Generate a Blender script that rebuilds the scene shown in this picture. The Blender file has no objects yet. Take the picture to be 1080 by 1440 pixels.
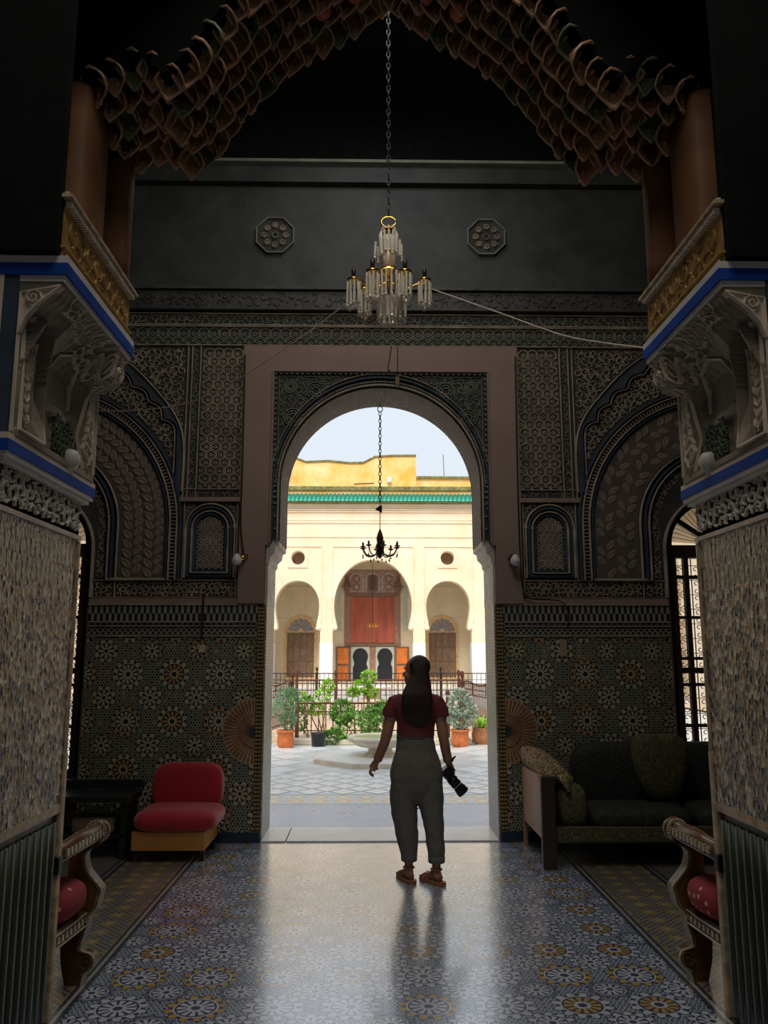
import bpy, bmesh, math, random
from mathutils import Vector, Matrix
from mathutils.geometry import tessellate_polygon
from math import sin, cos, pi, radians, sqrt, atan2
random.seed(7)
S = bpy.context.scene
COL = S.collection
# ------------------------------------------------------------------ camera
cd = bpy.data.cameras.new('camera_view'); cam = bpy.data.objects.new('camera_view', cd); COL.objects.link(cam)
cd.sensor_fit = 'HORIZONTAL'; cd.sensor_width = 36; cd.lens = 1150 / 1080 * 36
cam.location = (-0.10, 0, 1.62); cam.rotation_euler = (radians(90 + 9.8), 0, radians(-1.0))
cd.clip_start = .05; cd.clip_end = 300
S.camera = cam
# ------------------------------------------------------------------ world, sun, lights, exposure
W = bpy.data.worlds.new('sky'); S.world = W; W.use_nodes = True
wn = W.node_tree; wn.nodes.clear()
wo = wn.nodes.new('ShaderNodeOutputWorld'); wb = wn.nodes.new('ShaderNodeBackground')
wt = wn.nodes.new('ShaderNodeTexCoord'); wx = wn.nodes.new('ShaderNodeSeparateXYZ'); wr = wn.nodes.new('ShaderNodeValToRGB')
wr.color_ramp.elements[0].position = 0.0; wr.color_ramp.elements[0].color = (.80, .855, .90, 1)
wr.color_ramp.elements[1].position = 1.0; wr.color_ramp.elements[1].color = (.76, .90, 1.12, 1)
wn.links.new(wt.outputs['Generated'], wx.inputs[0]); wn.links.new(wx.outputs['Z'], wr.inputs[0])
wn.links.new(wr.outputs[0], wb.inputs[0]); wn.links.new(wb.outputs[0], wo.inputs[0]); wb.inputs[1].default_value = 1.0
def lamp(name, kind, loc, rot, energy, color=(1, 1, 1), size=None, sizey=None, angle=None):
    l = bpy.data.lights.new(name, kind); l.energy = energy; l.color = color
    if size: l.shape = 'RECTANGLE'; l.size = size; l.size_y = sizey or size
    if angle: l.angle = angle
    o = bpy.data.objects.new(name, l); COL.objects.link(o); o.location = loc; o.rotation_euler = rot
    return o
lamp('hazy_sun', 'SUN', (0, -5, 30), (radians(40), 0, radians(-12)), 3.3, (1, .95, .88), angle=radians(25))
lamp('rear_fill', 'AREA', (0, -2.3, 3.4), (radians(84), 0, 0), 9, (.86, .93, 1), 4.5, 3.0)  # added soft fill behind the camera, no real opening there
lamp('hall_top_fill', 'AREA', (0, 5.7, 6.9), (0, 0, 0), 24, (.95, .96, 1), 1.4, 1.4)  # added overhead fill for floor and pier sides, no lantern built
lamp('rear_top_fill', 'AREA', (0, 1.7, 6.9), (0, 0, 0), 72, (1, .95, .88), 2.4, 2.0)  # unseen fill added above the camera to brighten the pier faces
lamp('back_wall_fill', 'AREA', (0, 4.12, 5.9), (radians(46), 0, 0), 36, (1, .93, .84), 1.2, .7)  # unseen fill added behind the portal arch to light the back wall
S.view_settings.view_transform = 'Standard'; S.view_settings.look = 'None'
S.view_settings.exposure = 0.0; S.view_settings.gamma = 1.0; S.view_settings.use_curve_mapping = False

# ------------------------------------------------------------------ node expression helper
class N:
    def __init__(s, nt, sock): s.nt = nt; s.s = sock
    def m(s, op, *a, clamp=False):
        n = s.nt.nodes.new('ShaderNodeMath'); n.operation = op; n.use_clamp = clamp
        for i, x in enumerate((s,) + a):
            if isinstance(x, N): s.nt.links.new(x.s, n.inputs[i])
            else: n.inputs[i].default_value = x
        return N(s.nt, n.outputs[0])
    def __add__(s, o): return s.m('ADD', o)
    __radd__ = __add__
    def __sub__(s, o): return s.m('SUBTRACT', o)
    def __rsub__(s, o): return (s * -1) + o
    def __mul__(s, o): return s.m('MULTIPLY', o)
    __rmul__ = __mul__
    def __truediv__(s, o): return s.m('DIVIDE', o)
    def lt(s, o): return s.m('LESS_THAN', o)
    def gt(s, o): return s.m('GREATER_THAN', o)
    def cos(s): return s.m('COSINE')
    def sin(s): return s.m('SINE')
    def abs(s): return s.m('ABSOLUTE')
    def fract(s): return s.m('FRACT')
    def min(s, o): return s.m('MINIMUM', o)
    def max(s, o): return s.m('MAXIMUM', o)
    def clamp(s): return s.m('ADD', 0.0, clamp=True)
class M:
    def __init__(s, name, rough=.6, metal=0, spec=None):
        s.mat = bpy.data.materials.new(name); s.mat.use_nodes = True; s.nt = s.mat.node_tree
        s.b = s.nt.nodes['Principled BSDF']; s.b.inputs['Roughness'].default_value = rough; s.b.inputs['Metallic'].default_value = metal
        if spec is not None: s.b.inputs['Specular IOR Level'].default_value = spec
        s.tc = s.nt.nodes.new('ShaderNodeTexCoord'); s.P = s.tc.outputs['Object']
        sp = s.nt.nodes.new('ShaderNodeSeparateXYZ'); s.nt.links.new(s.P, sp.inputs[0])
        s.x, s.y, s.z = [N(s.nt, sp.outputs[i]) for i in range(3)]
    def set(s, k, v):
        if isinstance(v, N): v = v.s
        if isinstance(v, bpy.types.NodeSocket): s.nt.links.new(v, s.b.inputs[k])
        else: s.b.inputs[k].default_value = v
    def noise(s, scale, detail=3, rough=.5, stretch=None):
        n = s.nt.nodes.new('ShaderNodeTexNoise'); n.inputs['Scale'].default_value = scale; n.inputs['Detail'].default_value = detail; n.inputs['Roughness'].default_value = rough
        if stretch:
            mp = s.nt.nodes.new('ShaderNodeMapping'); mp.inputs['Scale'].default_value = stretch
            s.nt.links.new(s.P, mp.inputs[0]); s.nt.links.new(mp.outputs[0], n.inputs['Vector'])
        else: s.nt.links.new(s.P, n.inputs['Vector'])
        return N(s.nt, n.outputs['Fac'])
    def vor(s, scale, feature='F1', out='Distance', stretch=None, rnd=1.0):
        n = s.nt.nodes.new('ShaderNodeTexVoronoi'); n.feature = feature; n.inputs['Scale'].default_value = scale; n.inputs['Randomness'].default_value = rnd
        if stretch:
            mp = s.nt.nodes.new('ShaderNodeMapping'); mp.inputs['Scale'].default_value = stretch
            s.nt.links.new(s.P, mp.inputs[0]); s.nt.links.new(mp.outputs[0], n.inputs['Vector'])
        else: s.nt.links.new(s.P, n.inputs['Vector'])
        return N(s.nt, n.outputs[out])
    def mix(s, f, a, b):
        n = s.nt.nodes.new('ShaderNodeMix'); n.data_type = 'RGBA'
        for k, v in ((0, f), (6, a), (7, b)):
            if isinstance(v, N): s.nt.links.new(v.s, n.inputs[k])
            elif k == 0: n.inputs[0].default_value = v
            else: n.inputs[k].default_value = (*v, 1)
        return N(s.nt, n.outputs[2])
    def ramp(s, f, stops, const=False):
        n = s.nt.nodes.new('ShaderNodeValToRGB'); cr = n.color_ramp
        if const: cr.interpolation = 'CONSTANT'
        while len(cr.elements) < len(stops): cr.elements.new(.5)
        for e, (p, c) in zip(cr.elements, stops): e.position = p; e.color = (*c, 1)
        s.nt.links.new(f.s, n.inputs[0]); return N(s.nt, n.outputs[0])
    def bump(s, h, strength=.3, dist=.01):
        n = s.nt.nodes.new('ShaderNodeBump'); n.inputs['Strength'].default_value = strength; n.inputs['Distance'].default_value = dist
        s.nt.links.new(h.s, n.inputs['Height']); s.nt.links.new(n.outputs[0], s.b.inputs['Normal'])
def simple(name, col, rough=.6, metal=0, var=.25, scale=8, bump=0, bscale=60, spec=None, stretch=None, bd=.004):
    m = M(name, rough, metal, spec)
    f = m.noise(scale, 4, .6, stretch)
    lo = tuple(c * (1 - var) for c in col); hi = tuple(min(1, c * (1 + var)) for c in col)
    m.set('Base Color', m.ramp(f, [(.3, lo), (.7, hi)]))
    if bump: m.bump(m.noise(bscale, 3, .6, stretch), bump, bd)
    return m.mat

def zellige(name, ax, a, R1, R2, c, rough=.28, b=None, dim=None, wear_sheen=None, bands=None, nn=(12, 8)):
    """c: line, dark, fill1, fill2, ring"""
    m = M(name, rough)
    X = {'x': m.x, 'y': m.y, 'z': m.z}; u, v = X[ax[0]], X[ax[1]]
    b = b or a / 8
    kk = 2 * pi / b; A = u * kk; B = u * (kk / 2) + v * (kk * .866); D_ = u * (kk / 2) - v * (kk * .866)
    f = A.cos() + B.cos() + D_.cos()
    sel = m.vor(1 / (b * 1.1), 'F1', 'Color')
    cell = m.ramp(sel, [(0, c['dark']), (.50, c['fill1']), (.66, c['dark']), (.78, c['fill2']), (.88, c['ring']), (.95, c['dark'])], True)
    col = m.mix(f.gt(.75), c['line'], cell)
    col = m.mix(f.lt(-.75), col, c['fill1'])
    def ros(col, ox, oy, R, n, ringcol, corecol):
        fu = ((u / a + ox).fract() - .5) * a; fv = ((v / a + oy).fract() - .5) * a
        r = (fu * fu + fv * fv).m('SQRT') / R
        th = fv.m('ARCTAN2', fu)
        ci = (u / a + ox).m('FLOOR'); cj = (v / a + oy).m('FLOOR')
        hs = ((ci * 12.99 + cj * 78.23).sin() * 437.5).fract()
        s1 = (th * n).cos()
        rc = m.mix(hs.gt(.55), c['line'], ringcol)
        k = m.mix(s1.lt(.35), c['dark'], rc)                                   # outer petals
        k = m.mix(r.lt(.66), k, m.mix(s1.gt(-.35), c['dark'], m.mix(hs.gt(.3), corecol, c['line'])))   # inner petals
        k = m.mix((r - .655).abs().lt(.035), k, c['dark'])
        k = m.mix((r - .72).abs().lt(.03), k, c['line'])
        k = m.mix(r.lt(.28), k, c['line']); k = m.mix(r.lt(.16), k, c['dark'])
        k = m.mix((r + s1 * .10).gt(.93), k, c['dark'])
        return m.mix((r + s1 * .10).lt(1.0), col, k)
    col = ros(col, 0, 0, R1, nn[0], c['ring'], c['ring'])
    col = ros(col, .5, .5, R2, nn[1], c['fill2'], c['line'])
    if bands: col = bands(m, u, v, col)
    age = m.noise(3, 4, .6)
    col = m.mix(age.m('MULTIPLY', .22), col, c.get('grime', (.1, .09, .07)))
    if wear_sheen: col = wear_sheen(m, col)
    m.set('Base Color', col)
    h = f.lt(.75) * .5 + m.noise(130, 2) * .5
    m.bump(h, .25, .003)
    m.set('Roughness', m.noise(7, 4, .6) * .3 + (rough - .12))
    return m.mat

# ------------------------------------------------------------------ materials
def wall_bands(m, u, v, col):
    # stepped tile frieze between z 1.77 and 2.06, vertical side strip near the door jamb
    ln, dk, gd = (.30, .28, .21), (.012, .016, .022), (.42, .25, .05)
    au = u.abs()
    t = (au / .052).fract()
    k1 = m.mix((t - .5).abs().lt(.27 + 0), dk, ln)
    t2 = ((au / .052 + .5).fract() - .5).abs()
    mer = m.mix(v.gt(1.975), m.mix(t2.lt(.24), dk, ln), k1)
    col = m.mix(v.gt(1.77), col, dk)
    fr = m.mix(((au / .05 + v / .05).fract() - .5).abs().lt(.16).max(((au / .05 - v / .05).fract() - .5).abs().lt(.16)), dk, ln)
    col = m.mix(v.gt(1.785) * v.lt(1.85), col, fr)
    col = m.mix(v.gt(1.875) * v.lt(1.895) * (t - .5).abs().lt(.3), col, ln)
    col = m.mix(v.gt(1.905), col, mer)
    sq = m.mix(((v / .034).fract() - .5).abs().lt(.28), dk, gd)
    col = m.mix(au.gt(1.05) * au.lt(1.115), col, m.mix(((au - 1.05) / .03).fract().gt(.18), dk, sq))
    sk = m.mix(v.lt(.09), col, (.015, .03, .06))
    return sk
Z_wall = zellige('zellige_dado', 'xz', .41, .135, .105, dict(line=(.48, .43, .28), dark=(.008, .014, .022), fill1=(.03, .07, .06), fill2=(.26, .20, .08), ring=(.42, .24, .10), grime=(.02, .02, .02)), .3, b=.040, bands=wall_bands)
def floor_bands(m, u, v, col):
    au = u.abs()
    sq = ((u / .06).fract() - .5).abs().max(((v / .06).fract() - .5).abs())
    star_u = ((u / .16 + .0).fract() - .5); star_v = ((v / .16).fract() - .5)
    rr = (star_u * star_u + star_v * star_v).m('SQRT') + (star_v.m('ARCTAN2', star_u) * 8).cos() * .05
    net = m.mix((((u + v) / .048).fract() - .5).abs().lt(.2).max((((u - v) / .048).fract() - .5).abs().lt(.2)), (.02, .022, .04), (.34, .31, .25))
    star = m.mix(rr.lt(.3), net, (.46, .30, .05)); star = m.mix(rr.lt(.13), star, (.5, .48, .42))
    out = m.mix(au.gt(1.52), col, star)
    out = m.mix(au.gt(2.02), out, net)
    for x0, w in ((1.49, .012), (1.53, .01), (2.02, .014), (2.07, .01)):
        out = m.mix((au - x0).abs().lt(w), out, (.03, .035, .06))
    out = m.mix((au - 1.51).abs().lt(.008), out, (.5, .47, .4))
    return out
def floor_wear_sheen(m, col):
    n = m.noise(1.6, 5, .65)
    k = ((m.x * .9).abs() * -.55 + n * 1.5 + (m.y - 6.2) * .22)
    w = ((k - .50) * 2.6).clamp() * .8
    cr = m.noise(9, 5, .7)
    base = m.ramp(cr, [(.32, (.02, .025, .03)), (.4, (.20, .235, .27)), (.7, (.36, .42, .48))])  # worn grey, tinted bluish to put the sky sheen into the colour
    chips = m.noise(3.2, 8, .78).lt(.375) * m.x.abs().lt(1.0) * m.y.gt(4.4)
    return m.mix(chips, m.mix(w, col, base), (.03, .033, .035))
Z_floor = zellige('zellige_floor', 'xy', .36, .14, .105, dict(line=(.70, .74, .78), dark=(.012, .025, .12), fill1=(.06, .14, .24), fill2=(.16, .20, .26), ring=(.66, .40, .04), grime=(.16, .18, .20)), .30, b=.036, bands=floor_bands, wear_sheen=floor_wear_sheen, nn=(12, 10))
fb = Z_floor.node_tree.nodes['Principled BSDF']; fb.inputs['IOR'].default_value = 2.4; fb.inputs['Coat Weight'].default_value = 1; fb.inputs['Coat IOR'].default_value = 2.3; fb.inputs['Coat Roughness'].default_value = .17
def pier_tile():
    m = M('pier_zellige', .26)
    v1 = m.vor(42, 'F1', 'Color', (1, 1, .7)); e = m.vor(42, 'DISTANCE_TO_EDGE', 'Distance', (1, 1, .7))
    c = m.ramp(v1, [(0, (.34, .24, .13)), (.22, (.010, .014, .028)), (.42, (.66, .56, .40)), (.56, (.08, .04, .02)), (.70, (.42, .26, .08)), (.82, (.02, .028, .05))], True)
    c = m.mix(e.lt(.04), c, (.34, .30, .24)); 
    # tall merlon tiles in two rows at the top
    t = ((m.y / .05).fract() - .5).abs(); t2 = ((m.y / .05 + .5).fract() - .5).abs()
    mer = m.mix(t.lt(.3), (.05, .06, .09), (.42, .34, .18)); mer2 = m.mix(t2.lt(.3), (.04, .045, .07), (.42, .34, .18))
    c = m.mix(m.z.gt(1.92) * m.z.lt(2.02), c, mer2); c = m.mix(m.z.gt(2.03) * m.z.lt(2.13), c, mer)
    c = m.mix(m.z.gt(2.14), c, (.36, .34, .33))
    m.set('Base Color', m.mix(m.noise(4, 4, .7, (1, 1, .25)) * .4, c, (.16, .12, .08)))
    m.bump(m.vor(42, 'F1', 'Distance', (1, 1, .7)) + m.noise(90, 2) * .5, .7, .010)
    m.set('Roughness', m.noise(12, 3) * .3 + .12)
    return m.mat
PIER = pier_tile()
def jamb_mat():
    m = M('jamb_mosaic', .35)
    g = ((m.y / .03).fract() - .5).abs().lt(.4) * ((m.z / .03).fract() - .5).abs().lt(.4)
    c = m.ramp(m.vor(34, 'F1', 'Color'), [(0, (.36, .34, .28)), (.5, (.22, .23, .22)), (.8, (.44, .40, .28))], True)
    m.set('Base Color', m.mix(g, (.16, .16, .15), c)); return m.mat
JAMB = jamb_mat()
def soffit():
    m = M('soffit_stucco', .8)
    v = m.vor(38, 'DISTANCE_TO_EDGE', 'Distance'); n = m.noise(60, 4, .7)
    m.set('Base Color', m.mix(v.lt(.1), (.13, .10, .08), (.30, .24, .18)))
    m.bump(v.min(.2) + n * .1, 1.0, .03); return m.mat
SOFF = soffit()
def spotted(name, base, dots, scale, thr, rough=.9):
    m = M(name, rough); d = m.vor(scale, 'F1', 'Distance', None, .35)
    m.set('Base Color', m.mix(d.lt(thr), base, dots)); m.bump(m.noise(200, 2), .2, .002); return m.mat
def brocade(name, base, mot, scale):
    m = M(name, .75)
    n = m.noise(scale, 3, .7); w = ((n * 9).fract() - .5).abs().lt(.16)
    m.set('Base Color', m.mix(w, base, mot)); m.bump(m.noise(scale * 2, 3), .5, .006); return m.mat
def stain(name, c1, c2, cs, rough=.85, zdark=None):
    m = M(name, rough); n = m.noise(.8, 6, .65); s = m.noise(1.2, 5, .7, (1, 1, .12))
    c = m.ramp(n, [(.35, c1), (.65, c2)]); c = m.mix(((s - .56) * 5).clamp() * .6, c, cs)
    m.set('Base Color', c); m.bump(m.noise(20, 4), .2, .01); return m.mat
PLASTER = stain('bare_plaster', (.25, .17, .135), (.32, .22, .175), (.17, .12, .10))
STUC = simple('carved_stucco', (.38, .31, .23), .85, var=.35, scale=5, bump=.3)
STUB = simple('stucco_ground', (.05, .045, .038), .95, var=.3, scale=6)  # recess ground: its own dark tint plus depth shade put into the colour
STUG = simple('stucco_green', (.20, .21, .16), .85, var=.3, scale=4)
SMOOTHB = simple('dark_smooth_band', (.045, .05, .05), .7, var=.5, scale=5, bump=.2)
BLUED = simple('dark_blue_moulding', (.03, .05, .075), .7, var=.3)
REDM = simple('red_moulding', (.13, .05, .035), .8)
WALLUP = simple('upper_wall_board', (.036, .040, .034), .6, var=.45, scale=3, bump=.35, bscale=40, bd=.01)
BEAMD = simple('dark_carved_beam', (.05, .047, .042), .6, var=.4, scale=5, bump=.5, bscale=30, bd=.01)
CAPM = simple('capital_plaster', (.62, .51, .40), .7, var=.18, scale=6, bump=.25, bscale=90)
CAPP = simple('patinated_capital_ground', (.22, .185, .13), .65, var=.3, scale=7, bump=.3, bscale=80)
CAPG = simple('capital_lattice', (.10, .12, .08), .8, var=.4)
WHITEP = simple('painted_white_trim', (.62, .58, .54), .5, var=.12, scale=9)
BLUEP = simple('painted_blue_band', (.008, .060, .34), .7, spec=.2, var=.18, scale=6, bump=.15, bscale=30)
GOLDW = simple('gilded_wood', (.36, .20, .05), .5, metal=.15, var=.55, scale=9, bump=.6, bscale=24, bd=.01)
GILD = simple('gilding', (.62, .42, .14), .35, metal=.6, var=.3, scale=20)
BROWNP = simple('brown_painted_pilaster', (.17, .075, .03), .6, spec=.25, var=.3, scale=4)
MUQ = simple('muqarnas_wood', (.38, .21, .12), .25, var=.55, scale=9, bump=.4, bscale=50)
MUQG = simple('muqarnas_green', (.16, .17, .09), .38, var=.4, scale=9, bump=.3)
MUQR = simple('muqarnas_red_boss', (.42, .12, .06), .5, var=.2)
BLACKW = simple('black_wood_and_shade', (.006, .007, .006), .9, var=.3, spec=.1)  # black ceiling wood; on the portal front the black stands in for shade
DKWOOD = simple('dark_window_wood', (.035, .018, .010), .5, var=.4, scale=10, stretch=(1, 1, .2))
IRON = simple('wrought_iron', (.012, .012, .012), .5, .5)
RUST = simple('rusty_iron', (.10, .030, .018), .6, .2, var=.4, scale=30)
MARB = simple('threshold_marble', (.74, .73, .70), .3, var=.10, scale=3)
STONE = simple('pale_stone', (.66, .58, .45), .7, var=.15, scale=5, bump=.2, bscale=30)
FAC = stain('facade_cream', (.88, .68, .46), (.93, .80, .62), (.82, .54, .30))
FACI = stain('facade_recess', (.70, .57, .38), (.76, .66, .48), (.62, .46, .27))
WHT = simple('whitewash', (.86, .84, .80), .8, var=.06)
YEL = stain('ochre_parapet', (.90, .46, .06), (.93, .70, .34), (.26, .22, .14))
MOSS = simple('mossy_coping', (.20, .19, .07), .9, var=.5, scale=6, bump=.5, bscale=20)
GTILE = simple('green_glazed_tile', (.02, .22, .14), .25, var=.6, scale=3)
REDD = simple('red_door_paint', (.40, .085, .045), .6, var=.35, scale=3, stretch=(1, 1, .15))
REDF = simple('door_frame_paint', (.34, .18, .12), .7, var=.3)
ORG = simple('orange_door_paint', (.75, .20, .03), .55, var=.2, scale=4)
PURP = simple('carved_tympanum', (.40, .25, .22), .8, var=.25)
GREY = simple('painted_panel_grey', (.48, .50, .42), .8, var=.15)
BENCHG = simple('fan_glass_grey', (.22, .22, .24), .5)
OCH = simple('ochre_surround', (.66, .44, .22), .8)
SHUT = simple('shutter_wood', (.20, .12, .07), .7, var=.3)
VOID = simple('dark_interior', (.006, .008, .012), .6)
TERR = simple('terracotta', (.62, .17, .045), .7, var=.25, scale=12)
TERR2 = simple('aged_terracotta', (.40, .17, .07), .75, var=.3, scale=12)
BLKP = simple('black_plastic', (.018, .022, .028), .4)
SOIL = simple('soil', (.10, .07, .045), .95)
GRAV = simple('garden_gravel', (.62, .45, .30), .9, var=.25, scale=12)
LEAF1 = simple('leaf_green', (.14, .32, .05), .6, var=.5, scale=7)
LEAF2 = simple('leaf_greygreen', (.34, .42, .30), .6, var=.35, scale=9)
LEAF3 = simple('leaf_lime', (.33, .58, .06), .55, var=.3, scale=9)
LEAF4 = simple('leaf_rosemary', (.20, .34, .17), .6, var=.4, scale=9)
STEM = simple('stem', (.22, .13, .07), .8)
BRONZE = simple('dark_bronze', (.05, .03, .018), .4, .7)
GOLD = simple('polished_brass', (.85, .50, .10), .2, 1.0, var=.2)
def glassm(name, col, rough=.05, trans=.85, alpha=1):
    m = M(name, rough); m.set('Base Color', (*col, 1)); m.set('Transmission Weight', trans); m.set('IOR', 1.5); return m.mat
CRYS = glassm('crystal', (.95, .88, .76), .12, .55)
BULB = glassm('milky_bulb', (.92, .90, .92), .3, .35)
def translucent(name, col, t=.5):
    m = M(name, .6); m.set('Base Color', (*col, 1)); m.set('Transmission Weight', t); m.set('Roughness', .9); return m.mat
PANE = translucent('frosted_fan_pane', (.95, .84, .66), .75)
RED = simple('red_velvet', (.42, .006, .010), .75, var=.15, scale=5, bump=.15, bscale=200)
RED.node_tree.nodes['Principled BSDF'].inputs['Sheen Weight'].default_value = .4
HONEY = simple('honey_wood', (.50, .22, .05), .45, var=.25, scale=6, stretch=(.2, 1, 1))
SOFAW = simple('sofa_side_wood', (.36, .20, .13), .5, var=.2, scale=6, stretch=(1, 1, .2))
SOFAD = simple('sofa_dark_wood', (.035, .022, .014), .5)
BROC = brocade('brocade_gold', (.11, .07, .035), (.50, .34, .14), 9)
BROD = brocade('brocade_dark', (.010, .012, .011), (.035, .035, .018), 7)
BROO = brocade('brocade_olive', (.05, .048, .02), (.13, .115, .045), 8)
CHAIRW = simple('armchair_wood', (.13, .060, .020), .4, var=.4, scale=12)
INLAY = simple('pearl_inlay', (.42, .36, .25), .3, var=.35, scale=60)
DOTS = spotted('dotted_red_cloth', (.30, .035, .045), (.68, .36, .22), 20, .22)
BENCH = simple('dark_lacquer', (.018, .024, .02), .3, var=.3)
TAN = simple('tan_box', (.24, .16, .10), .7)
GREENW = simple('green_black_boards', (.022, .034, .018), .45, var=.5, scale=6, stretch=(1, 1, .1))
TRIMW = simple('worn_light_trim', (.45, .32, .20), .5, var=.4, scale=20)
SKIN = simple('skin', (.42, .20, .13), .55, var=.08, scale=20)
HAIRM = simple('dark_brown_hair', (.035, .018, .012), .42, var=.5, scale=40, bump=.6, bscale=60, stretch=(6, 6, .3), bd=.01)
SHIRT = simple('maroon_ribbed_shirt', (.19, .035, .04), .8, var=.15, scale=30, bump=.3, bscale=120, stretch=(3, 3, .2))
PANTS = simple('grey_linen', (.17, .155, .13), .85, var=.12, scale=60, bump=.25, bscale=14, bd=.012)
SANDAL = simple('tan_leather', (.36, .15, .06), .6, var=.2, scale=30)
CAMB = simple('camera_black', (.012, .018, .022), .35)
CABLE = simple('cable_sheath', (.50, .38, .30), .6)
PLASTW = simple('ivory_plastic', (.50, .40, .24), .5)

# ------------------------------------------------------------------ mesh builder
class MB:
    def __init__(s): s.v = []; s.f = []; s.mi = []; s.cur = 0
    def add(s, vs, fs):
        o = len(s.v); s.v += [tuple(p) for p in vs]; s.f += [tuple(i + o for i in f) for f in fs]; s.mi += [s.cur] * len(fs); return s
    def box(s, x0, x1, y0, y1, z0, z1):
        return s.add([(x0, y0, z0), (x1, y0, z0), (x1, y1, z0), (x0, y1, z0), (x0, y0, z1), (x1, y0, z1), (x1, y1, z1), (x0, y1, z1)],
                     [(0, 3, 2, 1), (4, 5, 6, 7), (0, 1, 5, 4), (1, 2, 6, 5), (2, 3, 7, 6), (3, 0, 4, 7)])
    def rbox(s, x0, x1, y0, y1, z0, z1, r):
        bm = bmesh.new(); bmesh.ops.create_cube(bm, size=1)
        for v in bm.verts: v.co = ((x0 + x1) / 2 + v.co.x * (x1 - x0), (y0 + y1) / 2 + v.co.y * (y1 - y0), (z0 + z1) / 2 + v.co.z * (z1 - z0))
        bmesh.ops.bevel(bm, geom=bm.edges[:], offset=r, segments=3, profile=.5, affect='EDGES')
        bm.verts.index_update(); s.add([v.co[:] for v in bm.verts], [[v.index for v in f.verts] for f in bm.faces]); bm.free(); return s
    def tube(s, pts, r, n=8, cap=True):
        P = [Vector(p) for p in pts]; R = r if isinstance(r, (list, tuple)) else [r] * len(P)
        vs = []; prev = None
        for i, p in enumerate(P):
            d = (P[min(i + 1, len(P) - 1)] - P[max(i - 1, 0)]).normalized()
            if prev is None: a = d.orthogonal().normalized()
            else: a = (prev - d * prev.dot(d)).normalized()
            prev = a; b = d.cross(a)
            rr = R[i] if isinstance(R[i], (list, tuple)) else (R[i], R[i])
            for k in range(n):
                t = 2 * pi * k / n; vs.append(p + a * (cos(t) * rr[0]) + b * (sin(t) * rr[1]))
        fs = [(i * n + k, i * n + (k + 1) % n, (i + 1) * n + (k + 1) % n, (i + 1) * n + k) for i in range(len(P) - 1) for k in range(n)]
        if cap: fs += [tuple(range(n))[::-1], tuple(range((len(P) - 1) * n, len(P) * n))]
        return s.add(vs, fs)
    def lathe(s, prof, n=16, c=(0, 0, 0), flute=0, nf=0):
        vs = []
        for r, z in prof:
            for k in range(n):
                t = 2 * pi * k / n; q = r * (1 + flute * cos(nf * t)); vs.append((c[0] + q * cos(t), c[1] + q * sin(t), c[2] + z))
        L = len(prof)
        fs = [(i * n + k, i * n + (k + 1) % n, (i + 1) * n + (k + 1) % n, (i + 1) * n + k) for i in range(L - 1) for k in range(n)]
        if prof[0][0] > 1e-4: fs.append(tuple(range(n))[::-1])
        if prof[-1][0] > 1e-4: fs.append(tuple(range((L - 1) * n, L * n)))
        return s.add(vs, fs)
    def loft(s, secs, n=24):
        """secs: (cx, cy, cz, rx, ry[, power]) horizontal super-ellipses bottom to top"""
        vs = []
        for q in secs:
            cx, cy, cz, rx, ry = q[:5]; e = q[5] if len(q) > 5 else 1
            for k in range(n):
                t = 2 * pi * k / n; c_, s_ = cos(t), sin(t)
                vs.append((cx + rx * abs(c_) ** e * (1 if c_ >= 0 else -1), cy + ry * abs(s_) ** e * (1 if s_ >= 0 else -1), cz))
        L = len(secs)
        fs = [(i * n + k, i * n + (k + 1) % n, (i + 1) * n + (k + 1) % n, (i + 1) * n + k) for i in range(L - 1) for k in range(n)]
        fs += [tuple(range(n))[::-1], tuple(range((L - 1) * n, L * n))]
        return s.add(vs, fs)
    def ribbon(s, path, w, h, pl, closed=False, top=.5):
        """raised trapezoid strip along a 2-D path; pl(u, v, height) -> 3-D"""
        n = len(path); vs = []
        for i in range(n):
            a = path[(i - 1) % n] if (closed or i > 0) else path[i]; b = path[(i + 1) % n] if (closed or i < n - 1) else path[i]
            dx, dy = b[0] - a[0], b[1] - a[1]; L = math.hypot(dx, dy) or 1; nx, ny = -dy / L, dx / L
            if 0 < i < n - 1 or closed:
                e = (path[i][0] - a[0], path[i][1] - a[1]); le = math.hypot(*e) or 1
                m_ = max(.5, abs((-e[1] / le) * nx + (e[0] / le) * ny)); 
            else: m_ = 1
            x, y = path[i]; W2 = w / 2 / m_
            for o, hh in ((-W2, 0), (-W2 * top, h), (W2 * top, h), (W2, 0)): vs.append(pl(x + nx * o, y + ny * o, hh))
        rng = n if closed else n - 1; fs = []
        for i in range(rng):
            j = (i + 1) % n
            for k in range(3): fs.append((i * 4 + k, i * 4 + k + 1, j * 4 + k + 1, j * 4 + k))
        if not closed: fs += [(0, 1, 2, 3), ((n - 1) * 4 + 3, (n - 1) * 4 + 2, (n - 1) * 4 + 1, (n - 1) * 4)]
        return s.add(vs, fs)
    def plate(s, poly, h0, h1, pl, holes=()):
        """polygon with holes between heights h0 and h1"""
        loops = [[Vector((p[0], p[1], 0)) for p in lp] for lp in [poly, *holes]]
        flat = [p for lp in loops for p in lp]; tri = tessellate_polygon(loops); n = len(flat)
        vs = [pl(p.x, p.y, h1) for p in flat] + [pl(p.x, p.y, h0) for p in flat]
        fs = [tuple(t) for t in tri] + [tuple(i + n for i in t[::-1]) for t in tri]
        o = 0
        for lp in loops:
            L = len(lp)
            for i in range(L): fs.append((o + i, o + (i + 1) % L, n + o + (i + 1) % L, n + o + i))
            o += L
        return s.add(vs, fs)
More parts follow.
